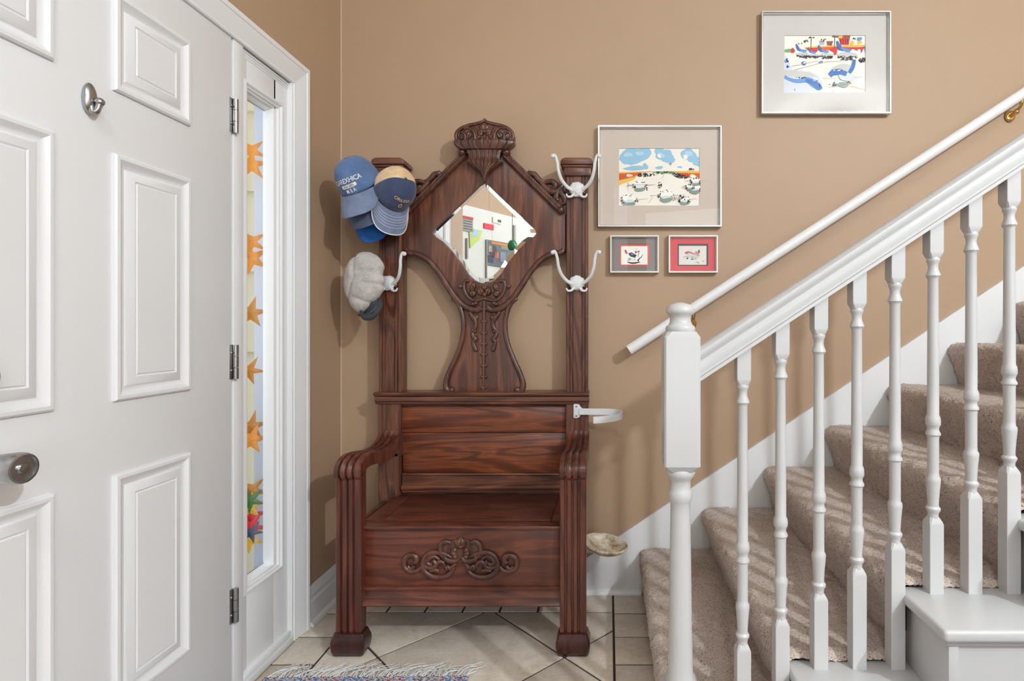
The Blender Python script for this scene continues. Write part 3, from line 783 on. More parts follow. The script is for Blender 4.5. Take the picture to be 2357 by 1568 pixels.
# beaded stem and side drops on the lyre
st_ = tube('lyre_stem', [P(1114.5, 694, YB-0.003), P(1114, 790, YB-0.003), P(1113, 897, YB-0.003)], [px2m(3.8, YB)]*3, M['wood_carve'], ht, 8)
for k, py in enumerate((712, 740, 766, 792, 816, 842, 868, 893)):
    for dx in (-4.4, 4.4):
        bm = bmesh.new(); bm_ball(bm, P(1114+dx-k*0.12, py, YB-0.004), px2m(3.6, YB), 8, 6, (1, 0.9, 1.1)); from_bm('bead', bm, M['wood_carve'], st_, 180)
scroll('leaf_drop', [(1151, 712), (1146, 724), (1139, 733), (1135, 745), (1137, 756), (1144, 762)], [3, 5, 6.5, 5.2, 5.2, 4], YB-0.002, ht)
scroll('leaf_drop', [(1143, 766), (1141, 774), (1136, 781), (1140, 788), (1138, 798), (1135, 805)], [4, 5.6, 6.4, 5, 5, 6], YB-0.002, ht)
petal('leaf_drop_lobe', 1134, 731, 7, 9, 30, YB-0.001, ht, depth=0.010)

knob_px('leaf_tip', 1137, 763, 4.6, YB-0.002, ht); knob_px('leaf_tip', 1135, 805, 5.2, YB-0.002, ht); knob_px('curl', 1191, 898, 7.5, YM, ht)
# ---- front panel applied carving
YF = 1.938
fp = plate('applied_carving', [[xz(a, c, YF-0.002) for a, c in ((1006, 1262), (1022, 1252), (1040, 1244), (1061, 1238), (1082, 1244), (1100, 1252), (1114, 1262), (1095, 1290), (1061, 1296), (1025, 1290))]], YF-0.003, 0.008, M['wood_carve'], ht, 0.001)
CX_save = CXP; CXP = 1060.0
def fs(pts): return [(900+a/7.366, 1220+c/7.366) for a, c in pts]
for pts, r in (([(1330, 470), (1420, 420), (1520, 390), (1640, 385), (1740, 430), (1800, 520), (1815, 620), (1770, 720), (1660, 790), (1520, 805), (1400, 770), (1310, 690), (1290, 600), (1240, 575)], [2, 4, 5, 5.5, 5.5, 5.5, 5.5, 5.5, 5.5, 5.5, 5, 4, 3, 1.6]),
               ([(1790, 520), (1840, 620), (1910, 690), (1990, 705), (2080, 680), (2135, 600), (2120, 490), (2040, 435), (1950, 450), (1920, 510), (1960, 560)], [2.5, 4, 4.5, 5, 5, 5, 5.5, 6, 6, 6, 5]),
               ([(1340, 220), (1430, 200), (1500, 250), (1520, 340), (1490, 430), (1440, 500)], [4, 5.5, 5.5, 5, 4.5, 3]),
               ([(1200, 470), (1250, 520), (1340, 530), (1430, 490), (1440, 420), (1390, 405)], [3, 4.5, 5.5, 5, 4, 3]),
               ([(1540, 500), (1620, 450), (1700, 470), (1750, 540), (1700, 590), (1650, 570)], [2.5, 4, 5, 5, 4.5, 4]),
               ([(1640, 520), (1600, 580), (1640, 640), (1740, 640), (1790, 600)], [4, 5, 4.5, 4, 3]),
               ([(1440, 640), (1470, 560), (1540, 540), (1590, 590), (1610, 640)], [3, 4, 4.5, 4, 3]),
               ([(1540, 700), (1620, 680), (1700, 700)], [4, 4.5, 3]),
               ([(1960, 600), (1990, 650), (2040, 660), (2070, 610)], [3.5, 4.5, 4.5, 3])):
    scroll('carved_scroll', fs(pts), [x*1.22 for x in r], YF-0.004, fp, flat=0.9)
for a, c, rx, ry, rot in ((1390, 640, 9, 10, -20), (1320, 640, 7, 12, 30), (1290, 370, 13, 9, -75), (1280, 430, 12, 8, -110)):
    px, py = 900+a/7.366, 1220+c/7.366
    petal('carved_leaf', px, py, rx, ry, rot, YF-0.002, fp, depth=0.012)
petal('carved_leaf', 1060.5, 1250, 15, 15, 0, YF-0.004, fp, False, depth=0.013)
petal('carved_leaf', 1053, 1252, 5, 13, 22, YF-0.008, fp, depth=0.010)
knob_px('bead', 1060.5, 1259, 4, YF-0.014, fp, False)
CXP = CX_save

# ---- coat hooks
def coat_hook(px, py, sl=1.0, sr=1.0):
    c = P(px, py, 2.262); Y0 = 2.262
    h = empty('coat_hook', c); parent(h, ht); WORLD[h.name] = Matrix.Translation(c)
    h.matrix_parent_inverse = WORLD[ht.name].inverted()
    def Q(dx, dy, d): return Vector((c.x+px2m(dx, Y0), Y0-d, c.z-px2m(dy, Y0)))
    bm = bmesh.new(); bm_ball(bm, Q(0, 0, 0.004), 1, 32, 20, (px2m(19, Y0), 0.016, px2m(17, Y0)))
    for v in bm.verts:
        v.co += (v.co-Q(0, 0, 0)).normalized()*(0.0045*mnoise.noise(v.co*170)+0.002*mnoise.noise(v.co*420))
    from_bm('boss', bm, M['hook'], h, 60)
    for s in (-1, 1):
        kk = sl if s < 0 else sr
        tube('prong', [Q(s*10, 2, 0.012), Q(s*22, -4, 0.022), Q(s*34*kk, -18*kk, 0.040), Q(s*40*kk, -36*kk, 0.055), Q(s*42*kk, -52*kk, 0.062), Q(s*46*kk, -66*kk, 0.066), Q(s*51*kk, -69*kk, 0.067)], [0.008, 0.0072, 0.007, 0.0066, 0.006, 0.0055, 0.006], M['hook'], h, 10, 0.8)
        bm = bmesh.new(); bm_ball(bm, Q(s*52*kk, -66*kk, 0.067), 0.0086, 12, 8); from_bm('prong_tip', bm, M['hook'], h, 180)
        tube('lower_curl', [Q(s*6, 10, 0.010), Q(s*12, 17, 0.014), Q(s*20, 18, 0.018), Q(s*24, 12, 0.020)], [0.006, 0.0055, 0.0045, 0.003], M['hook'], h, 8)
        bm = bmesh.new(); bm_ball(bm, Q(s*16, 8, 0.006), 0.0085, 10, 8, (1, 0.7, 1)); from_bm('screw', bm, M['wood_foot'], h, 180)
    return h
coat_hook(1328, 437); coat_hook(1328, 652); coat_hook(888, 440, 0.6, 0.5); coat_hook(895, 652, 0.7, 0.95)

# ---- umbrella ring and drip pan
ring = empty('umbrella_holder', (-0.12, 2.25, 0.78)); parent(ring, ht); WORLD[ring.name] = Matrix.Translation((-0.12, 2.25, 0.78))
cpl = P(1328, 946, 2.259)
pl = [(-.014, .027), (-.004, .030), (.010, .026), (.014, .018), (.026, .008), (.026, -.008), (.014, -.018), (.010, -.026), (-.004, -.030), (-.014, -.027)]
plate('bracket_plate', [[(cpl.x+a, cpl.z+c) for a, c in pl]], 2.253, 0.006, M['band'], ring, 0.002)
for dz in (0.019, -0.019):
    bm = bmesh.new(); bm_ball(bm, (cpl.x-0.002, 2.252, cpl.z+dz), 0.004, 8, 6, (1, .5, 1)); from_bm('screw', bm, M['nickel'], ring, 180)
path = catmull([(cpl.x+.01, 2.250, 0), (-0.06, 2.248, 0), (0.0, 2.243, 0), (0.036, 2.225, 0), (0.054, 2.185, 0), (0.046, 2.13, 0), (0.015, 2.085, 0), (-0.025, 2.055, 0), (-0.055, 2.045, 0)], 8)
bm = bmesh.new(); rings = []
zc = 0.783; hh = 0.0125
for i, q in enumerate(path):
    t = (path[min(i+1, len(path)-1)]-path[max(i-1, 0)]).normalized(); nr = Vector((t.y, -t.x, 0))*0.002
    rings.append([bm.verts.new((q+nr*a)+Vector((0, 0, zc+hh*b_))) for a, b_ in ((-1, -1), (1, -1), (1, 1), (-1, 1))])
for a, c in zip(rings, rings[1:]):
    for k in range(4): bm.faces.new((a[k], a[(k+1) % 4], c[(k+1) % 4], c[k]))
bm.faces.new(rings[0]); bm.faces.new(rings[-1])
from_bm('ring_band', bm, M['band'], ring, 40)
m, nt, b = new_mat('worn_cream_enamel'); v = texco(nt)
f = noise(nt, v, 28, 6, 0.7); nt.links.new(ramp(nt, f, [(0.36, lin(150, 120, 84)), (0.5, lin(206, 194, 172)), (0.62, lin(224, 218, 204))]), b.inputs['Base Color']); b.inputs['Roughness'].default_value = 0.45; M['pan'] = m
bm = bmesh.new(); K = 40; rings = []
for r, z in ((0.0, -0.020), (0.35, -0.020), (0.62, -0.014), (0.84, -0.002), (0.93, 0.006), (0.98, 0.009), (1.0, 0.006), (0.99, 0.001), (0.86, -0.010), (0.6, -0.024), (0.3, -0.029), (0.0, -0.029)):
    rings.append([bm.verts.new((-0.012+0.088*r*math.cos(2*PI*k/K)-0.010*z, 2.155+0.095*r*math.sin(2*PI*k/K), 0.283+z-0.14*0.088*r*math.cos(2*PI*k/K))) for k in range(K)] if r > 0 else [bm.verts.new((-0.012, 2.155, 0.283+z))])
for a, c in zip(rings, rings[1:]):
    for k in range(K):
        if len(a) == 1: bm.faces.new((a[0], c[k], c[(k+1) % K]))
        elif len(c) == 1: bm.faces.new((a[k], c[0], a[(k+1) % K]))
        else: bm.faces.new((a[k], a[(k+1) % K], c[(k+1) % K], c[k]))
dp = from_bm('drip_pan', bm, M['pan'], ht, 60)
box('pan_bracket', -0.104, -0.05, 2.14, 2.17, 0.255, 0.275, M['pan'], dp, 0.003)
# ================================================================== STAIRS
RUN, RISE = 0.26, 0.1725
def SX(k): return 0.18+RUN*(k-1)
def SZ(k): return RISE*k
stairs = thing('staircase', 'carpeted beige staircase with white painted tread ends climbing to the right', 'staircase', (0.18, 1.8, 0))
m, nt, b = new_mat('cut_pile_carpet'); v = texco(nt)
f1 = noise(nt, v, 360, 3, 0.8); f2 = noise(nt, v, 230, 3, 0.7); f3 = noise(nt, v, 9, 3)
c = ramp(nt, f1, [(0.32, lin(150, 128, 116)), (0.44, lin(212, 192, 178)), (0.58, lin(230, 211, 198)), (0.72, lin(244, 230, 219))])
c = mixc(nt, ramp(nt, f2, [(0.36, (1, 1, 1, 1)), (0.43, (0, 0, 0, 1))]), c, lin(104, 84, 76))
c = mixc(nt, 1.0, c, ramp(nt, f3, [(0.3, (0.93, 0.93, 0.93, 1)), (0.7, (1.05, 1.05, 1.05, 1))]), 'MULTIPLY')
nt.links.new(c, b.inputs['Base Color']); b.inputs['Roughness'].default_value = 1.0; b.inputs['Sheen Weight'].default_value = 0.3
b.inputs['Specular IOR Level'].default_value = 0.1
bump(nt, b, f1, 0.9, 0.004); M['carpet'] = m
def carpet_step(k):
    x0, z0, z1, x1 = SX(k), SZ(k-1), SZ(k), SX(k+1)
    ctl = [(x0-0.002, z0-0.004), (x0-0.014, z0+0.05), (x0-0.027, z0+0.095), (x0-0.041, z1-0.045), (x0-0.049, z1-0.022), (x0-0.047, z1+0.000), (x0-0.034, z1+0.015), (x0-0.010, z1+0.022), (x0+0.03, z1+0.023), (x0+0.10, z1+0.020), (x1-0.04, z1+0.020), (x1-0.002, z1+0.020)]
    path = catmull([(a, 0, c) for a, c in ctl], 10)
    # resample evenly
    pts = np.array([(q.x, q.z) for q in path]); seg = np.r_[0, np.cumsum(np.hypot(*np.diff(pts, axis=0).T))]
    stp = 0.0042; nu = int(seg[-1]/stp); s = np.linspace(0, seg[-1], nu)
    px, pz = np.interp(s, seg, pts[:, 0]), np.interp(s, seg, pts[:, 1])
    tx, tz = np.gradient(px), np.gradient(pz); l = np.hypot(tx, tz); nx, nz = -tz/l, tx/l
    ya, yb = (1.345 if k == 1 else 1.2985), 2.347
    nv = int((yb-ya)/stp); y = np.linspace(ya, yb, nv)
    edge = np.minimum(y-ya, yb-y); drop = np.where(edge < 0.012, (1-np.sqrt(np.clip(1-(1-edge/0.012)**2, 0, 1)))*0.016, 0)
    h = rng.normal(0, 1.0, (nu, nv)); hs = h.copy()
    big = rng.normal(0, 1, (nu//5+2, nv//5+2))
    ii, jj = np.meshgrid(np.arange(nu)/5.0, np.arange(nv)/5.0, indexing='ij'); i0, j0 = ii.astype(int), jj.astype(int); fi, fj = ii-i0, jj-j0
    lump = big[i0, j0]*(1-fi)*(1-fj)+big[i0+1, j0]*fi*(1-fj)+big[i0, j0+1]*(1-fi)*fj+big[i0+1, j0+1]*fi*fj
    d = 0.0013*h+0.0016*lump-drop[None, :]
    X = px[:, None]+nx[:, None]*d; Z = pz[:, None]+nz[:, None]*d; Yv = np.broadcast_to(y[None, :], X.shape)+rng.normal(0, .0006, X.shape)
    V = np.stack([X, Yv, Z], -1).reshape(-1, 3)
    a = (np.arange(nu-1)[:, None]*nv+np.arange(nv-1)[None, :]).reshape(-1)
    Fq = np.stack([a, a+1, a+nv+1, a+nv], -1)
    me = bpy.data.meshes.new('step_carpet'); me.vertices.add(len(V)); me.vertices.foreach_set('co', V.ravel())
    me.loops.add(Fq.size); me.loops.foreach_set('vertex_index', Fq.ravel()); me.polygons.add(len(Fq))
    me.polygons.foreach_set('loop_start', np.arange(len(Fq))*4); me.update(calc_edges=True)
    me.flip_normals() if me.polygons[len(Fq)//2].normal.z+0 < 0 and False else None
    return from_me('step_carpet', me, M['carpet'], stairs, None)
for k in range(1, 9): carpet_step(k)
# wooden carcass under the carpet, and the white open tread ends
pl = [(SX(1)+0.012, 0.0)]
for k in range(1, 9): pl += [(SX(k)+0.012, SZ(k)-0.004), (SX(k+1)+0.012, SZ(k)-0.004)]
pl += [(SX(9)+0.012, 0.0)]
prism('carcass', pl, 1.313, 2.343, 'Y', M['white'], stairs, None)
pl = [(SX(1)+0.035, 0.0)]
for k in range(1, 7): pl += [(SX(k)+(0.035 if k == 1 else 0.0), SZ(k)-0.026), (SX(k+1), SZ(k)-0.026)]
pl += [(SX(7), 0.0)]
prism('stringer', pl, 1.140, 1.299, 'Y', M['white'], stairs, None)
for k in range(1, 7):
    xl = SX(k)-0.026 if k > 1 else 0.232
    box('tread', xl, SX(k+1)+0.002, 1.115, 1.312, SZ(k)-0.026, SZ(k), M['white'], stairs, 0.008, 3)
    prism('cove_moulding', [(1.140, SZ(k)-0.027), (1.126, SZ(k)-0.027), (1.127, SZ(k)-0.034), (1.134, SZ(k)-0.042), (1.140, SZ(k)-0.045)], xl+0.012, SX(k+1)-0.02, 'X', M['white'], stairs, 40)
    box('riser', SX(k)+(0.0 if k > 1 else 0.036)-0.006, SX(k)+0.014+(0.0 if k > 1 else 0.036), 1.134, 1.296, SZ(k-1), SZ(k)-0.026, M['white'], stairs, 0.001)

# ---- balustrade
YR = 1.285
bal = thing('stair_balustrade', 'white stair balustrade with square topped newel post and turned balusters', 'balustrade', (0.167, YR, 0))
def rail_z(X): return 1.006+0.66*(X-0.21)
def turn(prof_lo, seg=20): pass
nx_ = 0.1665
bm = bmesh.new()
bm_square_post(bm, (nx_, YR), [(0.039, 0.004, 0.0), (0.041, 0.004, 0.004), (0.041, 0.004, 0.30), (0.033, 0.010, 0.315)])
bm_lathe(bm, [(0.031, 0.30), (0.031, 0.325), (0.0285, 0.34), (0.0285, 0.36), (0.0265, 0.45), (0.0245, 0.60), (0.0228, 0.700), (0.0228, 0.722), (0.0250, 0.727), (0.0275, 0.735), (0.0275, 0.746), (0.0250, 0.752), (0.0235, 0.756), (0.0235, 0.772), (0.0262, 0.778), (0.0325, 0.786), (0.0345, 0.793), (0.0335, 0.800), (0.030, 0.806)], (nx_, YR, 0), 32)
bm_square_post(bm, (nx_, YR), [(0.029, 0.010, 0.797), (0.0405, 0.004, 0.813), (0.0405, 0.004, 1.104), (0.033, 0.010, 1.117)])
bm_lathe(bm, [(0.030, 1.112), (0.0335, 1.118), (0.0345, 1.123), (0.0325, 1.129), (0.0280, 1.132), (0.0245, 1.139), (0.0240, 1.147), (0.0258, 1.153), (0.0300, 1.157), (0.0328, 1.162), (0.0325, 1.168), (0.0285, 1.175), (0.020, 1.180), (0.009, 1.183), (0.001, 1.184)], (nx_, YR, 0), 32)
from_bm('newel_post', bm, M['white'], bal, 35)
# hand rail
cs = [(-0.030, 0.0), (-0.030, 0.007), (-0.033, 0.010), (-0.033, 0.014), (-0.029, 0.0175), (-0.0235, 0.022), (-0.0205, 0.029), (-0.0215, 0.037), (-0.027, 0.043), (-0.0295, 0.049), (-0.028, 0.056), (-0.021, 0.061), (-0.010, 0.0635)]
cs = cs+[(-a, c) for a, c in reversed(cs)]
nrm = Vector((-0.66, 0, 1)).normalized()
A = []; B = []
for a, c in cs:
    q = Vector((0.205, YR+a, rail_z(0.205)))+nrm*c; q.x, q.z = 0.205, q.z+0.66*(0.205-q.x); A.append(q)
    q = Vector((1.9, YR+a, rail_z(1.9)))+nrm*c; B.append(q)
n = len(cs)
pydata('hand_rail', A+B, [list(range(n)), list(range(n, 2*n))]+[[i, (i+1) % n, n+(i+1) % n, n+i] for i in range(n)], M['white'], bal, 35)
def baluster(X, zb, hb):
    t = zb+hb; top = rail_z(X)+0.012; tb = t+0.5956
    bm = bmesh.new(); c = (X, YR)
    bm_square_post(bm, c, [(0.0160, 0.001, zb), (0.0160, 0.001, t-0.014), (0.0155, 0.003, t-0.010), (0.0105, 0.004, t+0.001)])
    bm_lathe(bm, [(0.0120, t-0.004), (0.0112, t+0.006), (0.0125, t+0.012), (0.0155, t+0.017), (0.0155, t+0.021), (0.0118, t+0.026), (0.0118, t+0.034), (0.0135, t+0.060), (0.0158, t+0.084), (0.0158, t+0.090), (0.0125, t+0.096), (0.0122, t+0.104), (0.0122, t+0.180), (0.0130, t+0.187), (0.0158, t+0.190), (0.0158, t+0.194), (0.0125, t+0.200), (0.0122, t+0.206), (0.0150, t+0.212), (0.0160, t+0.214), (0.0158, t+0.224), (0.0150, t+0.230), (0.0125, t+0.236), (0.0124, t+0.30), (0.0116, t+0.45), (0.0112, t+0.548), (0.0125, t+0.552), (0.0158, t+0.556), (0.0150, t+0.560), (0.0112, t+0.570), (0.0105, t+0.578), (0.0120, t+0.586), (0.0142, t+0.590), (0.0142, t+0.594), (0.0125, t+0.600)], (X, YR, 0), 20)
    bm_square_post(bm, c, [(0.0110, 0.004, tb-0.002), (0.0155, 0.003, tb+0.010), (0.0160, 0.001, tb+0.015), (0.0160, 0.001, top)])
    return from_bm('baluster', bm, M['white'], bal, 35)
for j in range(13):
    X = 0.310+0.0880*j
    k = 1
    while k < 6 and SX(k+1)-0.012 < X: k += 1
    i = j+1-3*(k-1) if True else 0
    tline = 0.4555+0.663*(X-0.398)          # top of the base block follows the rake
    baluster(X, SZ(k), max(0.12, tline-SZ(k)))

# ---- round hand rail on the wall
whr = thing('wall_handrail', 'white round wooden handrail fixed to the tan wall on brass brackets', 'handrail', (0.09, 2.285, 1.03))
a, c = Vector((0.085, 2.285, 1.030)), Vector((2.6, 2.285, 1.030+0.651*2.515))
tube('rod', [a, c], 0.0215, M['door'], whr, 24, spline=False)
for X in (0.352, 1.700, 2.5):
    z = 1.030+0.651*(X-0.085)
    br = tube('bracket', [(X, 2.356, z-0.065), (X, 2.325, z-0.062), (X, 2.294, z-0.045), (X, 2.285, z-0.020)], [0.009, 0.007, 0.006, 0.008], M['brass'], whr, 10)
    bm = bmesh.new(); bm_ball(bm, (X, 2.354, z-0.065), 0.022, 16, 10, (1, .35, 1.1)); from_bm('rosette', bm, M['brass'], br, 180)
    bm = bmesh.new(); bm_ball(bm, (X, 2.318, z-0.060), 0.012, 12, 8); from_bm('ball', bm, M['brass'], br, 180)
# ================================================================== PICTURES
def flat(name, c, rough=0.7): return paint(name, c, rough, 0.05)
INK = {'K': lin(34, 34, 40), 'W': lin(246, 241, 230), 'sky': lin(150, 198, 226), 'sky2': lin(184, 214, 232), 'or': lin(222, 98, 34), 'ye': lin(240, 190, 70), 'gg': lin(134, 158, 146), 'ol': lin(176, 172, 158),
       'red': lin(214, 48, 50), 'bl': lin(48, 112, 190), 'bl2': lin(104, 152, 216), 'gr': lin(206, 206, 204), 'lg': lin(216, 222, 234), 'bk': lin(66, 74, 82), 'grn': lin(112, 176, 110), 'br': lin(150, 84, 40), 'pk': lin(196, 60, 90), 'ln': lin(150, 146, 140), 'pap': lin(228, 222, 214), 'w2': lin(250, 248, 242)}
INKM = {}
def ink(k):
    if k not in INKM: INKM[k] = flat('ink_'+k, INK[k])
    return INKM[k]
class Print:
    def __init__(s, x0, x1, z0, z1, y, paper='W'):
        s.b = (x0, x1, z0, z1, y); s.v = []; s.f = []; s.mi = []; s.keys = []; s.lay = 0
        s.poly([(0, 0), (1, 0), (1, 1), (0, 1)], paper)
    def key(s, k):
        if k not in s.keys: s.keys.append(k)
        return s.keys.index(k)
    def poly(s, pts, k):
        x0, x1, z0, z1, y = s.b; n0 = len(s.v); yy = y-0.00006*s.lay; s.lay += 1
        for u, w in pts:
            u = min(1, max(0, u)); w = min(1, max(0, w))
            s.v.append((x0+(x1-x0)*u, yy, z1-(z1-z0)*w))
        s.f.append(list(range(n0, n0+len(pts)))); s.mi.append(s.key(k))
    def blob(s, u, w, ru, rw, k, seed=0, jag=0.25, n=18):
        r = random.Random(seed+int(u*1000)+int(w*7777)); ph = [r.uniform(0, 6.28) for _ in range(4)]
        pts = []
        for i in range(n):
            a = 2*PI*i/n; m_ = 1+jag*(0.5*math.sin(2*a+ph[0])+0.35*math.sin(3*a+ph[1])+0.25*math.sin(5*a+ph[2]))
            pts.append((u+ru*m_*math.cos(a), w+rw*m_*math.sin(a)))
        s.poly(pts, k)
    def line(s, u0, w0, u1, w1, t, k):
        x0, x1, z0, z1, _ = s.b; asp = (x1-x0)/(z1-z0)
        dx, dy = (u1-u0)*asp, w1-w0; l = math.hypot(dx, dy) or 1; nx2, ny2 = -dy/l*t/asp, dx/l*t
        s.poly([(u0-nx2, w0-ny2), (u1-nx2*.6, w1-ny2*.6), (u1+nx2*.6, w1+ny2*.6), (u0+nx2, w0+ny2)], k)
    def path(s, pts, t, k):
        x0, x1, z0, z1, _ = s.b; asp = (x1-x0)/(z1-z0); n = len(pts); t = t if isinstance(t, (list, tuple)) else [t]*n
        q = catmull([(a, c, 0) for a, c in pts], 5); tt = interp(t, len(q)); L, R_ = [], []
        for i in range(len(q)):
            d = q[min(i+1, len(q)-1)]-q[max(i-1, 0)]; dx, dy = d.x*asp, d.y; l = math.hypot(dx, dy) or 1
            ex, ey = -dy/l*tt[i]/asp, dx/l*tt[i]; L.append((q[i].x+ex, q[i].y+ey)); R_.append((q[i].x-ex, q[i].y-ey))
        for i in range(len(q)-1):
            s.poly([L[i], L[i+1], R_[i+1], R_[i]], k); s.lay -= 1
        s.lay += 1
    def specks(s, u, w, ru, rw, n, k, size=0.012, seed=1):
        r = random.Random(seed+int(u*997)+int(w*991))
        for _ in range(n):
            a = r.uniform(0, 6.28); d = r.random()**.5
            s.blob(u+ru*d*math.cos(a), w+rw*d*math.sin(a), size*r.uniform(.5, 1.4), size*r.uniform(.5, 1.5), k, r.randint(0, 999), .5, 7); s.lay -= 1
        s.lay += 1
    def done(s, p, name='print'):
        o = pydata(name, s.v, s.f, [ink(k) for k in s.keys], p, None, False)
        for pl_, mi in zip(o.data.polygons, s.mi): pl_.material_index = mi
        # all faces look at the room
        me = o.data; bm = bmesh.new(); bm.from_mesh(me)
        for f_ in bm.faces:
            f_.normal_update()
            if f_.normal.y > 0: f_.normal_flip()
        bm.to_mesh(me); bm.free(); return o
def bars(name, x0, x1, z0, z1, w, y0, y1, mat, p):
    bm = bmesh.new(); rings = []
    pr = [(0, y1), (0, y0+0.002), (0.0015, y0), (w-0.003, y0), (w-0.0015, y0+0.0015), (w, y0+0.005), (w, y1)]
    for ins, y in pr:
        rings.append([bm.verts.new((x, y, z)) for x, z in ((x0+ins, z0+ins), (x1-ins, z0+ins), (x1-ins, z1-ins), (x0+ins, z1-ins))])
    for a, c in zip(rings, rings[1:]):
        for k in range(4): bm.faces.new((a[k], a[(k+1) % 4], c[(k+1) % 4], c[k]))
    return from_bm(name, bm, mat, p, 25)
M['mat_taupe'] = flat('taupe_mat_board', lin(206, 192, 180)); M['mat_grey'] = flat('grey_mat_board', lin(206, 202, 198))
M['mat_slate'] = flat('slate_mat_board', lin(128, 118, 116)); M['mat_red'] = flat('red_mat_board', lin(206, 46, 56)); M['mat_coral'] = flat('coral_mat_board', lin(222, 88, 66)); M['mat_black'] = flat('black_mat_board', lin(46, 36, 36))
M['white_frame'] = paint('silver_white_frame', lin(222, 218, 208), 0.3, 0.05, metal=0.35)
YFR = 2.329
def rc(px0, px1, py0, py1, Y=YFR):
    a, c = P(px0, py0, Y), P(px1, py1, Y); return a.x, c.x, c.z, a.z
def mat_ring(name, o, i, y, mat, p):
    ox0, ox1, oz0, oz1 = o; ix0, ix1, iz0, iz1 = i
    v = [(ox0, y, oz0), (ox1, y, oz0), (ox1, y, oz1), (ox0, y, oz1), (ix0, y, iz0), (ix1, y, iz0), (ix1, y, iz1), (ix0, y, iz1)]
    v += [(x, y+0.0025, z) for x, _, z in v]
    f = [[k, (k+1) % 4, 4+(k+1) % 4, 4+k] for k in range(4)]+[[8+k, 8+4+k, 8+4+(k+1) % 4, 8+(k+1) % 4] for k in range(4)]+[[4+k, 4+(k+1) % 4, 12+(k+1) % 4, 12+k] for k in range(4)]+[[k, 8+k, 8+(k+1) % 4, (k+1) % 4] for k in range(4)]
    return pydata(name, v, f, mat, p)
def picture(name, label, outer, inner, fw, framemat, mats):
    x0, x1, z0, z1 = rc(*outer)
    t = thing(name, label, 'picture', ((x0+x1)/2, YW, z0), None)
    bars('frame', x0, x1, z0, z1, fw, YFR, YW-0.0008, framemat, t)
    box('backing', x0+fw*.5, x1-fw*.5, YW-0.006, YW-0.002, z0+fw*.5, z1-fw*.5, M['mat_taupe'], t, 0)
    cur = (x0+fw*.6, x1-fw*.6, z0+fw*.6, z1-fw*.6); y = YW-0.013
    for nm, mt, ip in mats:
        i = rc(*ip); mat_ring(nm, cur, i, y, M[mt], t); y += 0.0026
        cur = (i[0]-0.004, i[1]+0.004, i[2]-0.004, i[3]+0.004)
    i = rc(*inner)
    box('glass', x0+fw*.7, x1-fw*.7, YFR+0.0055, YFR+0.0075, z0+fw*.7, z1-fw*.7, M['picglass'], t, 0)
    return t, (i[0]-0.003, i[1]+0.003, i[2]-0.003, i[3]+0.003, y+0.001)

# 1: street of white cars under blue clouds
t, bx = picture('framed_picture', 'silver framed watercolour of white aircraft rows under blue clouds', (1376, 1662, 288, 522), (1425, 1612, 338, 471), 0.0095, M['steel'], [('mat_board', 'mat_taupe', (1425, 1612, 338, 471))])
p_ = Print(*bx)
for u, w, ru, rw in ((.2, .14, .2, .13), (.1, .2, .1, .07), (.33, .06, .08, .07), (.2, .35, .12, .045), (.33, .32, .035, .05), (.57, .14, .12, .10), (.5, .06, .05, .09), (.5, .34, .05, .025), (.63, .22, .07, .04), (.86, .12, .10, .10), (.92, .2, .08, .05), (.75, .33, .035, .015), (.97, .27, .05, .05)):
    p_.blob(u, w, ru, rw, 'sky', 3)
for u, w in ((.12, .12), (.26, .1), (.52, .13), (.86, .1)): p_.blob(u, w, .05, .04, 'sky2', 5)
p_.blob(.50, .14, .022, .035, 'W', 2); p_.blob(.82, .16, .03, .04, 'W', 2)
p_.poly([(0, .415), (.46, .40), (.34, .425), (0, .44)], 'ye'); p_.poly([(0, .44), (.30, .42), (.19, .50), (0, .56)], 'or'); p_.poly([(0, .56), (.22, .49), (.2, .535), (0, .645)], 'ye')
p_.poly([(.60, .40), (1, .395), (1, .44), (.68, .42)], 'ye'); p_.poly([(.70, .43), (1, .435), (1, .54), (.84, .50)], 'or')
p_.blob(.135, .475, .035, .025, 'lg', 2); p_.blob(.91, .485, .04, .028, 'W', 2)
for k in range(6): p_.line(.01+.016*k, .455, .01+.016*k, .535, .003, 'br')
p_.poly([(.42, .415), (.5, .405), (.68, .41), (.68, .43), (.42, .43)], 'gg'); p_.specks(.55, .425, .12, .02, 30, 'grn', .01); p_.specks(.55, .425, .12, .02, 24, 'K', .006)
for u, w, n in ((.3, .47, 34), (.37, .46, 30), (.75, .48, 40), (.79, .50, 36), (.72, .45, 24)): p_.specks(u, w, .07, .03, n, 'bk', .008)
p_.specks(.8, .47, .05, .03, 10, 'red', .008)
for u, w, s in ((.26, .68, 1.0), (.13, .92, 1.15), (.58, .85, 1.2), (.80, .92, .8), (.93, .72, 1.0), (.94, .60, .8), (.87, .69, .6)):
    p_.blob(u, w-.05*s, .075*s, .06*s, 'w2', 4, .12); p_.blob(u, w+.03*s, .065*s, .04*s, 'gg', 4, .1); p_.blob(u-.0*s, w-.005*s, .05*s, .02*s, 'lg', 4)
    p_.specks(u-.07*s, w-.02*s, .02*s, .05*s, 9, 'K', .008); p_.specks(u+.075*s, w+.0*s, .02*s, .06*s, 9, 'K', .008); p_.specks(u, w-.09*s, .07*s, .02*s, 9, 'K', .007)
    p_.line(u-.16*s, w-.03, u-.07*s, w-.035, .003, 'ln'); p_.line(u+.07*s, w-.03, u+.2*s, w-.05, .003, 'ln')
p_.specks(.51, .64, .02, .05, 8, 'K', .011); p_.specks(.77, .86, .06, .05, 14, 'K', .009); p_.line(.12, .6, .12, .71, .003, 'K'); p_.line(.12, .64, .42, .63, .003, 'ln')
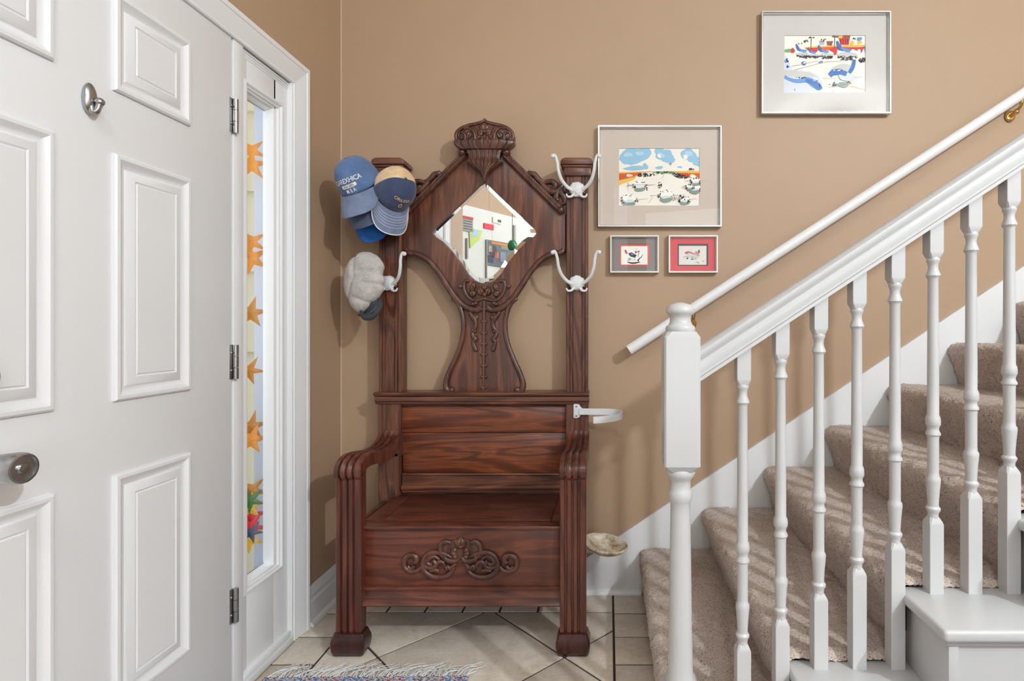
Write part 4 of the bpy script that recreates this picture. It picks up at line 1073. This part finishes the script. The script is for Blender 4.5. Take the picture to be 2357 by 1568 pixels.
p_.specks(.64, .29, .03, .02, 5, 'K', .007); p_.specks(.9, .37, .035, .012, 9, 'bk', .01); p_.line(.56, .47, .52, .53, .0025, 'ln'); p_.line(.42, .85, .37, .95, .0025, 'ln'); p_.line(.48, .46, .44, .48, .0025, 'ln')
p_.done(t)

# 2: airport with blue-tailed planes
t, bx = picture('framed_picture', 'silver framed watercolour of blue tailed planes, highest picture above the handrail', (1753, 2052, 24, 261), (1809, 1997, 76, 208), 0.0095, M['steel'], [('mat_board', 'mat_grey', (1809, 1997, 76, 208))])
p_ = Print(*bx)
p_.blob(.05, .27, .05, .035, 'grn', 1); p_.blob(.11, .27, .03, .04, 'red', 1); p_.poly([(.26, .21), (.42, .19), (1, .165), (1, .2), (.26, .24)], 'ye'); p_.poly([(.26, .225), (.62, .2), (.98, .21), (.97, .25), (.3, .27)], 'or')
p_.poly([(.29, .235), (.41, .22), (.41, .29), (.33, .30)], 'red'); p_.poly([(.56, .24), (.66, .2), (.64, .34), (.56, .36)], 'red'); p_.poly([(.78, .23), (.98, .2), (.95, .3), (.78, .34)], 'red')
for u in (.845, .915): p_.blob(u, .28, .022, .035, 'w2', 1, .1)
p_.poly([(.66, .02), (.81, .01), (.79, .17), (.69, .17)], 'red'); p_.poly([(.66, .015), (.72, .01), (.71, .055), (.675, .06)], 'ye'); p_.poly([(.73, .01), (.81, .015), (.80, .06), (.735, .06)], 'br')
for u in (.69, .72, .75, .775): p_.line(u, .07, u+.005, .165, .006, 'K')
p_.poly([(.52, .11), (.60, .105), (.585, .185), (.53, .18)], 'br'); p_.poly([(.43, .1), (.5, .1), (.49, .17), (.44, .17)], 'sky'); p_.poly([(.44, .1), (.49, .1), (.485, .13), (.445, .13)], 'or'); p_.blob(.83, .14, .025, .04, 'ye', 2); p_.blob(.92, .13, .025, .035, 'ye', 2); p_.blob(.92, .07, .035, .03, 'bl2', 2)
for u, w in ((.335, .05), (.62, .03)): p_.line(u, w, u-.003, w+.2, .006, 'K'); p_.specks(u, w, .035, .012, 9, 'K', .008)
for u, w, n in ((.2, .15, 4), (.27, .11, 8), (.48, .08, 7), (.87, .07, 6)): p_.specks(u, w, .03, .02, n, 'bk', .008)
for u, w, s in ((.17, .16, 1.0), (.31, .22, .75), (.44, .18, .95), (.67, .11, 1.35)):
    p_.blob(u+.08*s, w+.155*s, .10*s, .05*s, 'w2', 4, .1); p_.blob(u+.075*s, w+.175*s, .085*s, .035*s, 'gr', 4, .1)
    p_.path([(u-.018*s, w), (u+.0*s, w+.06*s), (u+.03*s, w+.105*s), (u+.11*s, w+.115*s)], [.012*s, .022*s, .024*s, .012*s], 'bl'); p_.path([(u+.02*s, w+.08*s), (u+.06*s, w+.12*s), (u+.1*s, w+.125*s)], [.01*s, .02*s, .02*s], 'bl2')
    p_.specks(u+.08*s, w+.205*s, .09*s, .016*s, int(24*s), 'K', .009); p_.specks(u+.08*s, w+.225*s, .07*s, .016*s, int(14*s), 'bk', .01)
p_.line(.985, .2, .998, .33, .014, 'bl'); p_.specks(.95, .43, .04, .05, 16, 'K', .012)
p_.blob(.245, .49, .03, .03, 'bl', 3); p_.blob(.25, .485, .014, .014, 'w2', 3); p_.blob(.45, .47, .028, .018, 'bl2', 3); p_.line(.1, .54, .42, .45, .003, 'ln'); p_.line(.12, .61, .5, .465, .003, 'ln'); p_.line(.5, .465, .72, .45, .003, 'ln')
p_.poly([(0, .36), (.035, .37), (.11, .62), (.2, .61), (.33, .64), (.42, .71), (.47, .82), (.47, .93), (.42, 1), (0, 1)], 'lg'); p_.poly([(0, .6), (.11, .62), (.33, .65), (.41, .72), (.2, .74), (0, .70)], 'gr')
p_.path([(.0, .72), (.07, .77), (.16, .80), (.28, .78), (.36, .84), (.42, .90)], [.03, .03, .035, .05, .07, .06], 'bl2'); p_.path([(.26, .78), (.36, .83), (.42, .90), (.455, .88)], [.03, .05, .06, .04], 'bl')
p_.specks(.21, .74, .08, .008, 12, 'K', .008); p_.specks(.4, .79, .05, .01, 10, 'w2', .009); p_.specks(.03, .45, .025, .03, 8, 'bl', .012); p_.specks(.04, .555, .025, .015, 6, 'bl', .012); p_.line(.13, .93, .13, .97, .006, 'K')
p_.blob(.71, .60, .12, .10, 'gr', 6, .12); p_.blob(.77, .73, .10, .07, 'lg', 6, .12)
p_.path([(.56, .70), (.60, .65), (.68, .64), (.76, .68)], [.04, .05, .05, .04], 'bl'); p_.path([(.79, .66), (.82, .60), (.845, .52), (.855, .43)], [.03, .035, .03, .025], 'bl'); p_.specks(.67, .62, .07, .01, 10, 'w2', .01)
p_.blob(.72, .86, .07, .045, 'gg', 3, .15); p_.specks(.6, .85, .055, .03, 14, 'K', .009); p_.specks(.78, .83, .03, .02, 6, 'K', .01); p_.line(.47, .75, .66, .755, .003, 'ln'); p_.line(.85, .74, .95, .72, .003, 'ln'); p_.line(.53, .91, .9, .82, .003, 'ln'); p_.line(.8, .88, .99, .94, .006, 'ye'); p_.specks(.585, .965, .03, .01, 5, 'ln', .006)
p_.done(t)

# 3 and 4: small plane cartoons
t, bx = picture('framed_picture', 'small silver framed plane drawing with slate mat and coral border', (1404, 1517, 541, 628), (1429, 1493, 563, 609), 0.0085, M['white_frame'], [('mat_board', 'mat_slate', (1427, 1496, 560, 611)), ('inner_mat', 'mat_coral', (1430, 1492, 564, 608))])
p_ = Print(*bx, paper='w2')
p_.poly([(.28, .42), (.40, .36), (.58, .5), (.52, .62), (.36, .56)], 'bk'); p_.blob(.42, .45, .05, .04, 'bl2', 2); p_.poly([(.15, .28), (.2, .22), (.27, .42), (.2, .44)], 'red'); p_.poly([(.52, .30), (.56, .3), (.6, .38), (.52, .42)], 'red')
p_.path([(.25, .82), (.4, .87), (.55, .86), (.7, .82)], [.015, .035, .035, .01], 'K'); p_.path([(.62, .78), (.64, .7), (.74, .58), (.8, .45)], [.03, .025, .015, .006], 'K'); p_.line(.64, .86, .645, .72, .02, 'K'); p_.path([(.6, .35), (.66, .3), (.64, .45), (.63, .6)], [.02, .015, .01, .006], 'K'); p_.specks(.4, .72, .15, .06, 26, 'ln', .012); p_.specks(.55, .2, .06, .03, 4, 'K', .01); p_.specks(.32, .66, .1, .02, 10, 'bk', .01)
p_.done(t)
t, bx = picture('framed_picture', 'small silver framed plane drawing with bright red mat', (1539, 1653, 541, 628), (1565, 1628, 564, 608), 0.0085, M['white_frame'], [('mat_board', 'mat_red', (1561, 1632, 560, 611)), ('inner_mat', 'mat_black', (1564, 1629, 563.5, 608.5))])
p_ = Print(*bx, paper='pap')
p_.poly([(.22, .42), (.34, .34), (.62, .46), (.72, .62), (.6, .72), (.36, .6)], 'gr'); p_.path([(.23, .40), (.33, .34), (.45, .38), (.6, .46)], [.04, .04, .03, .02], 'pk')
for k in range(3): p_.line(.58+.045*k, .32, .66+.045*k, .55, .02, 'red' if k != 1 else 'K')
p_.poly([(.68, .26), (.74, .22), (.76, .36), (.7, .42)], 'bk'); p_.path([(.16, .58), (.3, .58), (.36, .64)], [.01, .02, .012], 'ln'); p_.blob(.31, .66, .035, .04, 'bk', 2); p_.blob(.48, .70, .045, .03, 'bk', 2); p_.specks(.55, .62, .12, .08, 20, 'ln', .012); p_.path([(.6, .85), (.68, .84), (.72, .93)], [.01, .02, .012], 'ln'); p_.specks(.85, .8, .03, .03, 4, 'bk', .012); p_.specks(.42, .24, .08, .03, 5, 'ln', .01); p_.specks(.3, .4, .06, .03, 8, 'pk', .012)
p_.done(t)

# ================================================================== CAPS
M['denim'] = fabric('washed_blue_twill', lin(70, 98, 142), lin(98, 126, 168)); M['denim_grey'] = fabric('grey_blue_twill', lin(98, 112, 142), lin(128, 140, 166)); M['slate_twill'] = fabric('slate_blue_twill', lin(72, 82, 106), lin(96, 106, 130)); M['royal'] = fabric('royal_blue_twill', lin(18, 88, 168), lin(30, 108, 190)); M['navy'] = fabric('navy_twill', lin(44, 54, 84), lin(64, 76, 108)); M['tan_cord'] = fabric('tan_corduroy', lin(206, 166, 118), lin(236, 208, 172)); M['under'] = fabric('dark_green_underbrim', lin(44, 54, 56), lin(60, 70, 70)); M['thread'] = paint('white_thread', lin(232, 230, 224), 0.8); M['gold'] = paint('gold_thread', lin(214, 184, 130), 0.7)
RX, RY, CHT = 0.080, 0.094, 0.112
def crown_pt(a, t, off=0.0, seed=0.0, slump=0.0):
    ph = t*PI/2; g = max(0.0, math.cos(ph))**0.72; k = math.sin(ph)**0.92
    wr = 1+0.018*mnoise.noise(Vector((2.2*math.cos(a)+seed, 2.2*math.sin(a), 2.4*t)))*(1-t*.3)+0.02*slump*mnoise.noise(Vector((4*math.cos(a), 4*math.sin(a)+seed, 5*t)))
    sm = abs(((a+PI/6) % (PI/3))-PI/6) if True else 1
    wr -= 0.018*max(0, 1-sm/0.07)*(1-t*0.4)
    d = Vector((RX*math.sin(a)*g*wr, -RY*math.cos(a)*g*wr, CHT*k*(0.98+0.02*wr)))
    if off:
        nrm_ = Vector((d.x/RX**2, d.y/RY**2, (d.z+0.02)/CHT**2)).normalized(); d += nrm_*off
    return d
def brim_pt(u, v, off=0.0, curve=0.5, droop=0.35, length=0.078):
    a = u*1.22; base = Vector((RX*math.sin(a)*1.005, -RY*math.cos(a)*1.005, 0.0))
    L = length*(1-abs(u)**3.2)**0.55 if abs(u) < 1 else 0
    dirv = Vector((0.22*math.sin(a), -1, 0)).normalized()
    q = base+dirv*L*v
    dist = L*v
    q.z += -droop*dist-1.3*dist*dist-curve*(q.x**2)*5.2*(0.25+0.75*min(1, v+.15))+off
    return q
def make_cap(name, label, loc, front, up, crown_mat, brim_mat, under_mat, scale=1.0, seed=0.0, back_mat=None, curve=0.5, droop=0.35, length=0.078, group=None):
    f_ = Vector(front).normalized(); u_ = Vector(up); u_ = (u_-f_*u_.dot(f_)).normalized(); y_ = -f_; x_ = y_.cross(u_)
    m4 = Matrix((x_, y_, u_)).transposed().to_4x4(); m4 = Matrix.Translation(Vector(loc)) @ m4 @ Matrix.Diagonal((scale, scale, scale, 1))
    root = thing(name, label, 'cap', group=group, mat=m4)
    nu, nv = 72, 20
    for nm, ra, rb, mt in ((('crown', -PI, PI, crown_mat),) if back_mat is None else (('crown', -1.62, 1.62, crown_mat), ('back_crown', 1.62, 2*PI-1.62, back_mat))):
        closed = back_mat is None
        n_u = nu if closed else nu//2+4
        vs, fs_ = [], []
        for j in range(nv+1):
            for i in range(n_u+(0 if closed else 1)):
                a = ra+(rb-ra)*i/n_u; t = j/nv*0.985
                if nm == 'back_crown' and t < 0.30:       # opening above the strap
                    aa = abs(a-PI); t = t if aa > 0.5 else max(t, 0.30*math.sqrt(max(0, 1-(aa/0.5)**2)))
                vs.append(crown_pt(a, t, 0, seed, 1.0))
        w = n_u if closed else n_u+1
        for j in range(nv):
            for i in range(n_u):
                fs_.append([j*w+i, j*w+(i+1) % w, (j+1)*w+(i+1) % w, (j+1)*w+i])
        if closed: fs_.append([nv*w+i for i in range(w)])
        o = pydata(nm, vs, fs_, M[mt], root, 50); md = o.modifiers.new('thick', 'SOLIDIFY'); md.thickness = 0.0022; md.offset = -1
    bm = bmesh.new(); bm_ball(bm, (0, 0, CHT*1.0), 0.007, 10, 6, (1, 1, .5)); from_bm('button', bm, M[crown_mat], root, 180)
    n1, n2 = 36, 10; vs = []
    for j in range(n2+1):
        for i in range(n1+1): vs.append(brim_pt(-1+2*i/n1, j/n2, 0.0, curve, droop, length))
    top = len(vs)
    for j in range(n2+1):
        for i in range(n1+1): vs.append(brim_pt(-1+2*i/n1, j/n2, -0.0032, curve, droop, length))
    ft = [[j*(n1+1)+i, j*(n1+1)+i+1, (j+1)*(n1+1)+i+1, (j+1)*(n1+1)+i] for j in range(n2) for i in range(n1)]
    fb = [[top+x for x in reversed(f0)] for f0 in ft]
    ed = [[n2*(n1+1)+i, n2*(n1+1)+i+1, top+n2*(n1+1)+i+1, top+n2*(n1+1)+i] for i in range(n1)]
    o = pydata('brim', vs, ft+fb+ed, [M[brim_mat], M[under_mat]], root, 50)
    for k, pl_ in enumerate(o.data.polygons): pl_.material_index = 1 if len(ft) <= k < 2*len(ft) else 0
    # rolled edge
    bm = bmesh.new(); bm_tube(bm, [brim_pt(-1+2*i/n1, 1.0, -0.0016, curve, droop, length) for i in range(n1+1)], 0.0021, 6); from_bm('brim_edge', bm, M[brim_mat], o, 60)
    return root, o
def cap_text(root, txt, size, a0, t0, mat, seed, rot=0.0, name='lettering', off=0.0022, space=1.0, arc=0.0):
    cu = bpy.data.curves.new('txt', 'FONT'); cu.body = txt; cu.size = size; cu.align_x = 'CENTER'; cu.align_y = 'CENTER'; cu.offset = size*0.012; cu.space_character = space
    t = bpy.data.objects.new('tmp', cu); COL.objects.link(t)
    me = bpy.data.meshes.new_from_object(t.evaluated_get(bpy.context.evaluated_depsgraph_get())); bpy.data.objects.remove(t)
    bm = bmesh.new(); bm.from_mesh(me); bmesh.ops.triangulate(bm, faces=bm.faces); bmesh.ops.subdivide_edges(bm, edges=[e for e in bm.edges if e.calc_length() > size*.25], cuts=1, use_grid_fill=True)
    wrap(bm, a0, t0, seed, rot, off, arc); bm.to_mesh(me); bm.free()
    return from_me(name, me, mat, root)
def wrap(bm, a0, t0, seed, rot, off, arc=0.0):
    ca, sa = math.cos(rot), math.sin(rot)
    for v in bm.verts:
        x, y = v.co.x, v.co.y; y -= arc*x*x; x, y = x*ca-y*sa, x*sa+y*ca
        tt = t0+y/0.148; g = max(0.2, math.cos(tt*PI/2))**0.72
        v.co = crown_pt(a0-x/(0.087*g)*-1, tt, off, seed, 1.0)
def cap_patch(root, pts, a0, t0, mat, seed, rot, off, name):
    bm = bmesh.new(); vs = [bm.verts.new((x, y, 0)) for x, y in pts]; bm.faces.new(vs); bmesh.ops.triangulate(bm, faces=bm.faces)
    for _ in range(2): bmesh.ops.subdivide_edges(bm, edges=list(bm.edges), cuts=1, use_grid_fill=True)
    bmesh.ops.triangulate(bm, faces=bm.faces)
    wrap(bm, a0, t0, seed, rot, off); return from_bm(name, bm, mat, root)

def ax(pitch, roll, yaw=0.0):
    R = Matrix.Rotation(math.radians(yaw), 3, 'Z') @ Matrix.Rotation(math.radians(roll), 3, 'Y') @ Matrix.Rotation(math.radians(pitch), 3, 'X')
    return R @ Vector((0, -1, 0)), R @ Vector((0, 0, 1))
# front cap of the stack
f_, u_ = ax(38, -13, -8)
r1, _ = make_cap('baseball_cap', 'faded blue lettered cap, frontmost of three stacked on the hook', P(831, 426, 2.145), f_, u_, 'denim', 'denim_grey', 'slate_twill', 0.97, 1.3, None, 0.45, 0.62, 0.074, 'caps on the hall tree')
cap_text(r1, 'GAREXHICA', 0.0225, 0.02, 0.30, M['thread'], 1.3, 0.06, arc=1.6, space=0.95)
bar = [(-.030+.003, -.0055), (.030, -.0055), (.033, -.003), (.033, .003), (.030, .0055), (-.030, .0055), (-.033, .003), (-.033, -.003)]
cap_patch(r1, bar, 0.02, 0.175, M['thread'], 1.3, 0.06, 0.0020, 'name_bar')
cap_text(r1, 'RIEGIEN', 0.0105, 0.02, 0.173, M['navy'], 1.3, 0.06, 'bar_lettering', 0.0026, 1.15)
cap_text(r1, 'M B A', 0.0165, 0.03, 0.075, M['thread'], 1.3, 0.06, 'lower_lettering')
f_, u_ = ax(44, -14, -6)
make_cap('baseball_cap', 'slate blue cap, middle one of three stacked on the hook', P(840, 450, 2.185), f_, u_, 'slate_twill', 'slate_twill', 'slate_twill', 0.92, 4.1, None, 0.45, 0.66, 0.072, 'caps on the hall tree')
f_, u_ = ax(58, -10, 4)
make_cap('baseball_cap', 'bright royal blue cap, lowest and rearmost of three stacked on the hook', P(850, 476, 2.215), f_, u_, 'royal', 'royal', 'royal', 0.80, 6.7, None, 0.4, 0.55, 0.085, 'caps on the hall tree')
# tan and navy cap seen from its side
r4, b4 = make_cap('baseball_cap', 'navy cap with tan corduroy back hanging sideways by the mirror', P(904, 440, 2.150), (0.20, -0.20, -0.96), (0.74, -0.64, 0.20), 'navy', 'denim_grey', 'under', 0.92, 9.2, 'tan_cord', 0.7, 0.40, 0.085, 'caps on the hall tree')
cap_text(r4, 'ORILESA', 0.019, -0.10, 0.42, M['gold'], 9.2, 0.0)
cap_patch(r4, [(.008*math.cos(k*PI/4), .010*math.sin(k*PI/4)) for k in range(8)], -0.05, 0.25, M['gold'], 9.2, 0, 0.002, 'badge')
cap_patch(r4, [(.005*math.cos(k*PI/4), .0065*math.sin(k*PI/4)) for k in range(8)], -0.05, 0.25, M['navy'], 9.2, 0, 0.0028, 'badge_centre')
for v in (0.25, 0.37, 0.49, 0.61, 0.73):
    bm = bmesh.new(); bm_tube(bm, [brim_pt(-0.9+1.8*i/30, v, 0.0006, 0.7, 0.40, 0.085) for i in range(31)], 0.0006, 5); from_bm('stitching', bm, M['thread'], b4)
bm = bmesh.new(); bm_tube(bm, [brim_pt(-1+2*i/36, 1.0, -0.0008, 0.7, 0.40, 0.085) for i in range(37)], 0.0024, 6); from_bm('piping', bm, M['thread'], b4)

# grey tweed flat cap on the lower hook
M['tweed'] = fabric('grey_tweed', lin(150, 143, 137), lin(218, 213, 208), 620, 0.95, 26)
fc = thing('flat_cap', 'slouchy grey tweed flat cap with black peak on the lower hook', 'cap', P(842, 655, 2.20), 'caps on the hall tree')
bm = bmesh.new(); bmesh.ops.create_icosphere(bm, subdivisions=6, radius=1.0)
c0 = P(839, 650, 2.185); til = math.radians(7)
for v in bm.verts:
    d = v.co.copy(); l = d.normalized()
    q = Vector((0.080*l.x, 0.052*l.y, 0.120*l.z))
    q.x *= 1+0.10*l.z-0.10*l.z*l.z*(l.z < 0)
    if l.x > 0 and l.z < -0.1: q.x *= 1-0.22*min(1, (-l.z-0.1)*1.4)
    fold = 0
    for z0_, sl, amp, wd_ in ((0.045, .15, .0050, .010), (0.020, .30, .0060, .011), (0.0, -.06, .0045, .009), (-0.072, -.25, .0035, .010)):
        dd = (q.z-z0_-sl*(q.x-0.01))/wd_; fold -= amp*math.exp(-dd*dd)*max(0, min(1, (q.x+.045)*25))
    dd = (q.x+0.030+0.2*abs(q.z-0.02))/0.008; fold -= 0.0035*math.exp(-dd*dd)
    fold = fold*1.5+0.0022*mnoise.noise(q*14)+0.0009*mnoise.noise(q*60+Vector((9, 0, 0)))
    q += l*fold
    v.co = c0+Vector((q.x*math.cos(til)+q.z*math.sin(til), q.y, -q.x*math.sin(til)+q.z*math.cos(til)))
from_bm('crown', bm, M['tweed'], fc, 180)
M['blackcloth'] = fabric('black_peak_cloth', lin(30, 34, 42), lin(50, 54, 62), 600, 0.6)
vs = []; na, nb = 28, 8
for side in (0, 0.004):
    for j in range(nb+1):
        for i in range(na+1):
            a = PI*i/na; r = 0.55+0.45*j/nb
            lx, lz = 0.058*math.cos(a), -0.040*math.sin(a)*(r-0.25)*1.3
            rot_ = math.radians(34); X = lx*math.cos(rot_)-lz*math.sin(rot_); Z = lx*math.sin(rot_)+lz*math.cos(rot_)
            vs.append(P(848, 703, 2.19)+Vector((X, side-0.028*math.sin(a)*(j/nb)-0.01*math.cos(a), Z)))
w = na+1; h_ = (na+1)*(nb+1)
ff = [[j*w+i, j*w+i+1, (j+1)*w+i+1, (j+1)*w+i] for j in range(nb) for i in range(na)]
ff = ff+[[h_+x for x in reversed(f0)] for f0 in ff]+[[nb*w+i, nb*w+i+1, h_+nb*w+i+1, h_+nb*w+i] for i in range(na)]
pk = pydata('peak', vs, ff, M['blackcloth'], fc, 50)
bm = bmesh.new(); bm_ball(bm, P(853, 706, 2.195), 1, 24, 14, (0.050, 0.022, 0.026), Matrix.Rotation(math.radians(-38), 3, 'Y')); from_bm('sweatband', bm, M['blackcloth'], fc, 180)
tube('peak_roll', [P(830, 716, 2.165), P(838, 731, 2.155), P(855, 731, 2.155), P(868, 718, 2.16), P(875, 700, 2.175), P(872, 688, 2.19)], [0.006, 0.009, 0.011, 0.010, 0.009, 0.006], M['blackcloth'], pk, 10)

# ================================================================== RUG
m, nt, b = new_mat('rag_weave'); v = texco(nt, (1, 1, 1)); 
fx = noise(nt, texco(nt, (26, 5, 1)), 1.0, 2); fy = noise(nt, texco(nt, (90, 240, 1)), 1.0, 2)
c = ramp(nt, fx, [(0.30, lin(44, 40, 58)), (0.38, lin(120, 60, 66)), (0.44, lin(70, 116, 120)), (0.50, lin(170, 52, 60)), (0.55, lin(52, 84, 136)), (0.62, lin(72, 124, 178)), (0.70, lin(150, 196, 214))])
c = mixc(nt, ramp(nt, fy, [(0.46, (0, 0, 0, 1)), (0.54, (1, 1, 1, 1))]), c, lin(206, 208, 214)); nt.links.new(c, b.inputs['Base Color']); b.inputs['Roughness'].default_value = 1; bump(nt, b, fy, 0.8, 0.004); M['rug'] = m
rug = thing('rag_rug', 'woven multicolour rag rug with white knotted fringe in front of the door', 'rug', (-0.78, 1.4, 0))
vs = []; nx2, ny2 = 160, 60
for j in range(ny2+1):
    for i in range(nx2+1):
        u, w = i/nx2, j/ny2
        x = -1.098+0.652*u; y = 0.95+(0.832+0.010*u)*w
        vs.append((x, y, 0.007+0.0018*math.sin(u*260)*math.sin(w*190)+0.0015*mnoise.noise(Vector((x*30, y*30, 0)))))
n0 = len(vs); vs += [(x, y, 0.0006) for x, y, z in vs]
w = nx2+1
ff = [[j*w+i, j*w+i+1, (j+1)*w+i+1, (j+1)*w+i] for j in range(ny2) for i in range(nx2)]
for j in range(ny2): ff += [[j*w, (j+1)*w, n0+(j+1)*w, n0+j*w], [j*w+nx2, n0+j*w+nx2, n0+(j+1)*w+nx2, (j+1)*w+nx2]]
for i in range(nx2): ff += [[i, n0+i, n0+i+1, i+1], [ny2*w+i, ny2*w+i+1, n0+ny2*w+i+1, n0+ny2*w+i]]
pydata('weave', vs, ff, M['rug'], rug, 60)
M['fringe'] = paint('white_cotton_fringe', lin(226, 226, 226), 0.95)
bm = bmesh.new(); r_ = random.Random(5)
for k in range(95):
    x = -1.092+0.64*(k+r_.random())/95; y = 1.780+0.010*(x+1.1)/0.65
    L = r_.uniform(.04, .085); dx = r_.uniform(-.02, .06); bend = r_.uniform(-.03, .03)
    q = catmull([(x, y-.004, .008), (x+dx*.3+bend*.3, y+L*.35, .006+r_.random()*.006), (x+dx*.8+bend, y+L*.7, .004+r_.random()*.004), (x+dx*1.3, y+L, .0035)], 5)
    bm_tube(bm, q, [0.0016, 0.0015, 0.0013, 0.0008], 5)
tag(from_bm('fringe', bm, M['fringe'], rug, 60), kind='stuff')
bm = bmesh.new(); bm_tube(bm, catmull([(-0.462, 1.788, .006), (-0.440, 1.80, .008), (-0.428, 1.815, .006), (-0.432, 1.835, .005), (-0.455, 1.838, .004)], 6), 0.0018, 6)
from_bm('loose_loop', bm, M['fringe'], rug, 60)

# ================================================================== SEEN IN THE MIRROR ONLY
def kit(name, label, cat, pxs, mat, off=0.031, th=0.012):
    o = refl_prism(name, pxs, off, th, mat); return tag(o, label, cat)
def quad(x0, y0, x1, y1, sl=0.2): return [(x0, y0), (x1, y0+sl*(x1-x0)), (x1, y1+sl*(x1-x0)), (x0, y1)]
cal = kit('wall_calendar', 'grey wall calendar with red header reflected in the diamond mirror', 'calendar', quad(1058, 498, 1082, 531), flat('calendar_grey', lin(158, 158, 152)))
refl_prism('header', quad(1058, 497, 1082, 503), 0.043, 0.004, flat('calendar_red', lin(206, 70, 66)), cal)
for k in range(4): refl_prism('row', quad(1060, 507+6*k, 1080, 509+6*k), 0.043, 0.002, flat('calendar_dark', lin(92, 94, 96)), cal)
kit('red_sign', 'small red paper sign reflected in the centre of the mirror', 'sign', quad(1108, 514, 1130, 526), flat('sign_red', lin(226, 66, 84)))
ca = kit('paper_card', 'cream card with dark green square reflected in the mirror', 'card', quad(1128, 501, 1148, 513), flat('card_cream', lin(238, 228, 220)))
refl_prism('square', quad(1139, 506, 1147, 512), 0.043, 0.003, flat('card_green', lin(86, 104, 78)), ca)
mp = kit('wall_map', 'blue and green map sheet reflected left in the mirror', 'map', [(1074, 536), (1086, 528), (1104, 532), (1098, 552), (1076, 572)], flat('map_green', lin(196, 212, 120)))
refl_prism('sea', [(1075, 545), (1087, 529), (1097, 532), (1090, 546)], 0.043, 0.003, flat('map_blue', lin(174, 198, 228)), mp)
pb = kit('pin_board', 'dark pin board of photographs reflected low in the mirror', 'board', quad(1113, 552, 1173, 610, 0.17), flat('board_grey', lin(108, 112, 118)))
refl_prism('strip', quad(1124, 556, 1172, 562, 0.17), 0.043, 0.004, flat('board_orange', lin(214, 132, 60)), pb)
for a, c, d, e_, col in ((1118, 566, 1126, 580, (190, 178, 160)), (1116, 588, 1129, 604, (70, 76, 92)), (1131, 580, 1141, 594, (196, 120, 100)), (1144, 580, 1157, 603, (132, 140, 156)), (1146, 566, 1172, 574, (140, 140, 132))):
    refl_prism('photograph', quad(a, c, d, e_, 0.17), 0.043, 0.004, flat('photo', lin(*col)), pb)
for a in ((1035, 508, 1040, 560), (1176, 519, 1180, 580), (1067, 549, 1070, 596), (1112.5, 552, 1114, 655)):
    refl_prism('batten', quad(*a), 0.031, 0.02, flat('batten_grey', lin(168, 168, 166)), wk)
lc = refl(1141, 568, 0.25)
pn = thing('pendant_lamp', 'green glass pendant shade reflected in the mirror', 'lamp', (lc.x, lc.y, lc.z))
bm = bmesh.new(); bm_lathe(bm, [(0.012, 0.055), (0.03, 0.052), (0.052, 0.02), (0.055, -0.02), (0.045, -0.05), (0.036, -0.056)], lc, 24, False); from_bm('shade', bm, paint('green_glass_shade', lin(22, 122, 78), 0.25), pn, 60)
tube('cord', [lc+Vector((0, 0, 0.05)), Vector((lc.x, lc.y, 3.4))], 0.003, M['dark'], pn, 6, spline=False)
# lamp bodies of the two ceiling lights, behind the camera
for loc, lab in (((2.40, -1.25, 3.10), 'brass ceiling lamp stem over the stairs'), ((0.0, -1.0, 3.39), 'brass ceiling lamp stem in the hall behind the camera')):
    t = thing('ceiling_lamp', lab, 'lamp', loc)
    bm = bmesh.new(); hh_ = 3.399-loc[2]; bm_lathe(bm, [(0.06, hh_), (0.06, hh_*0.85), (0.02, hh_*0.8), (0.02, hh_*0.3), (0.05, hh_*0.25), (0.05, 0.0)], loc, 20); from_bm('stem', bm, M['brass'], t, 40)
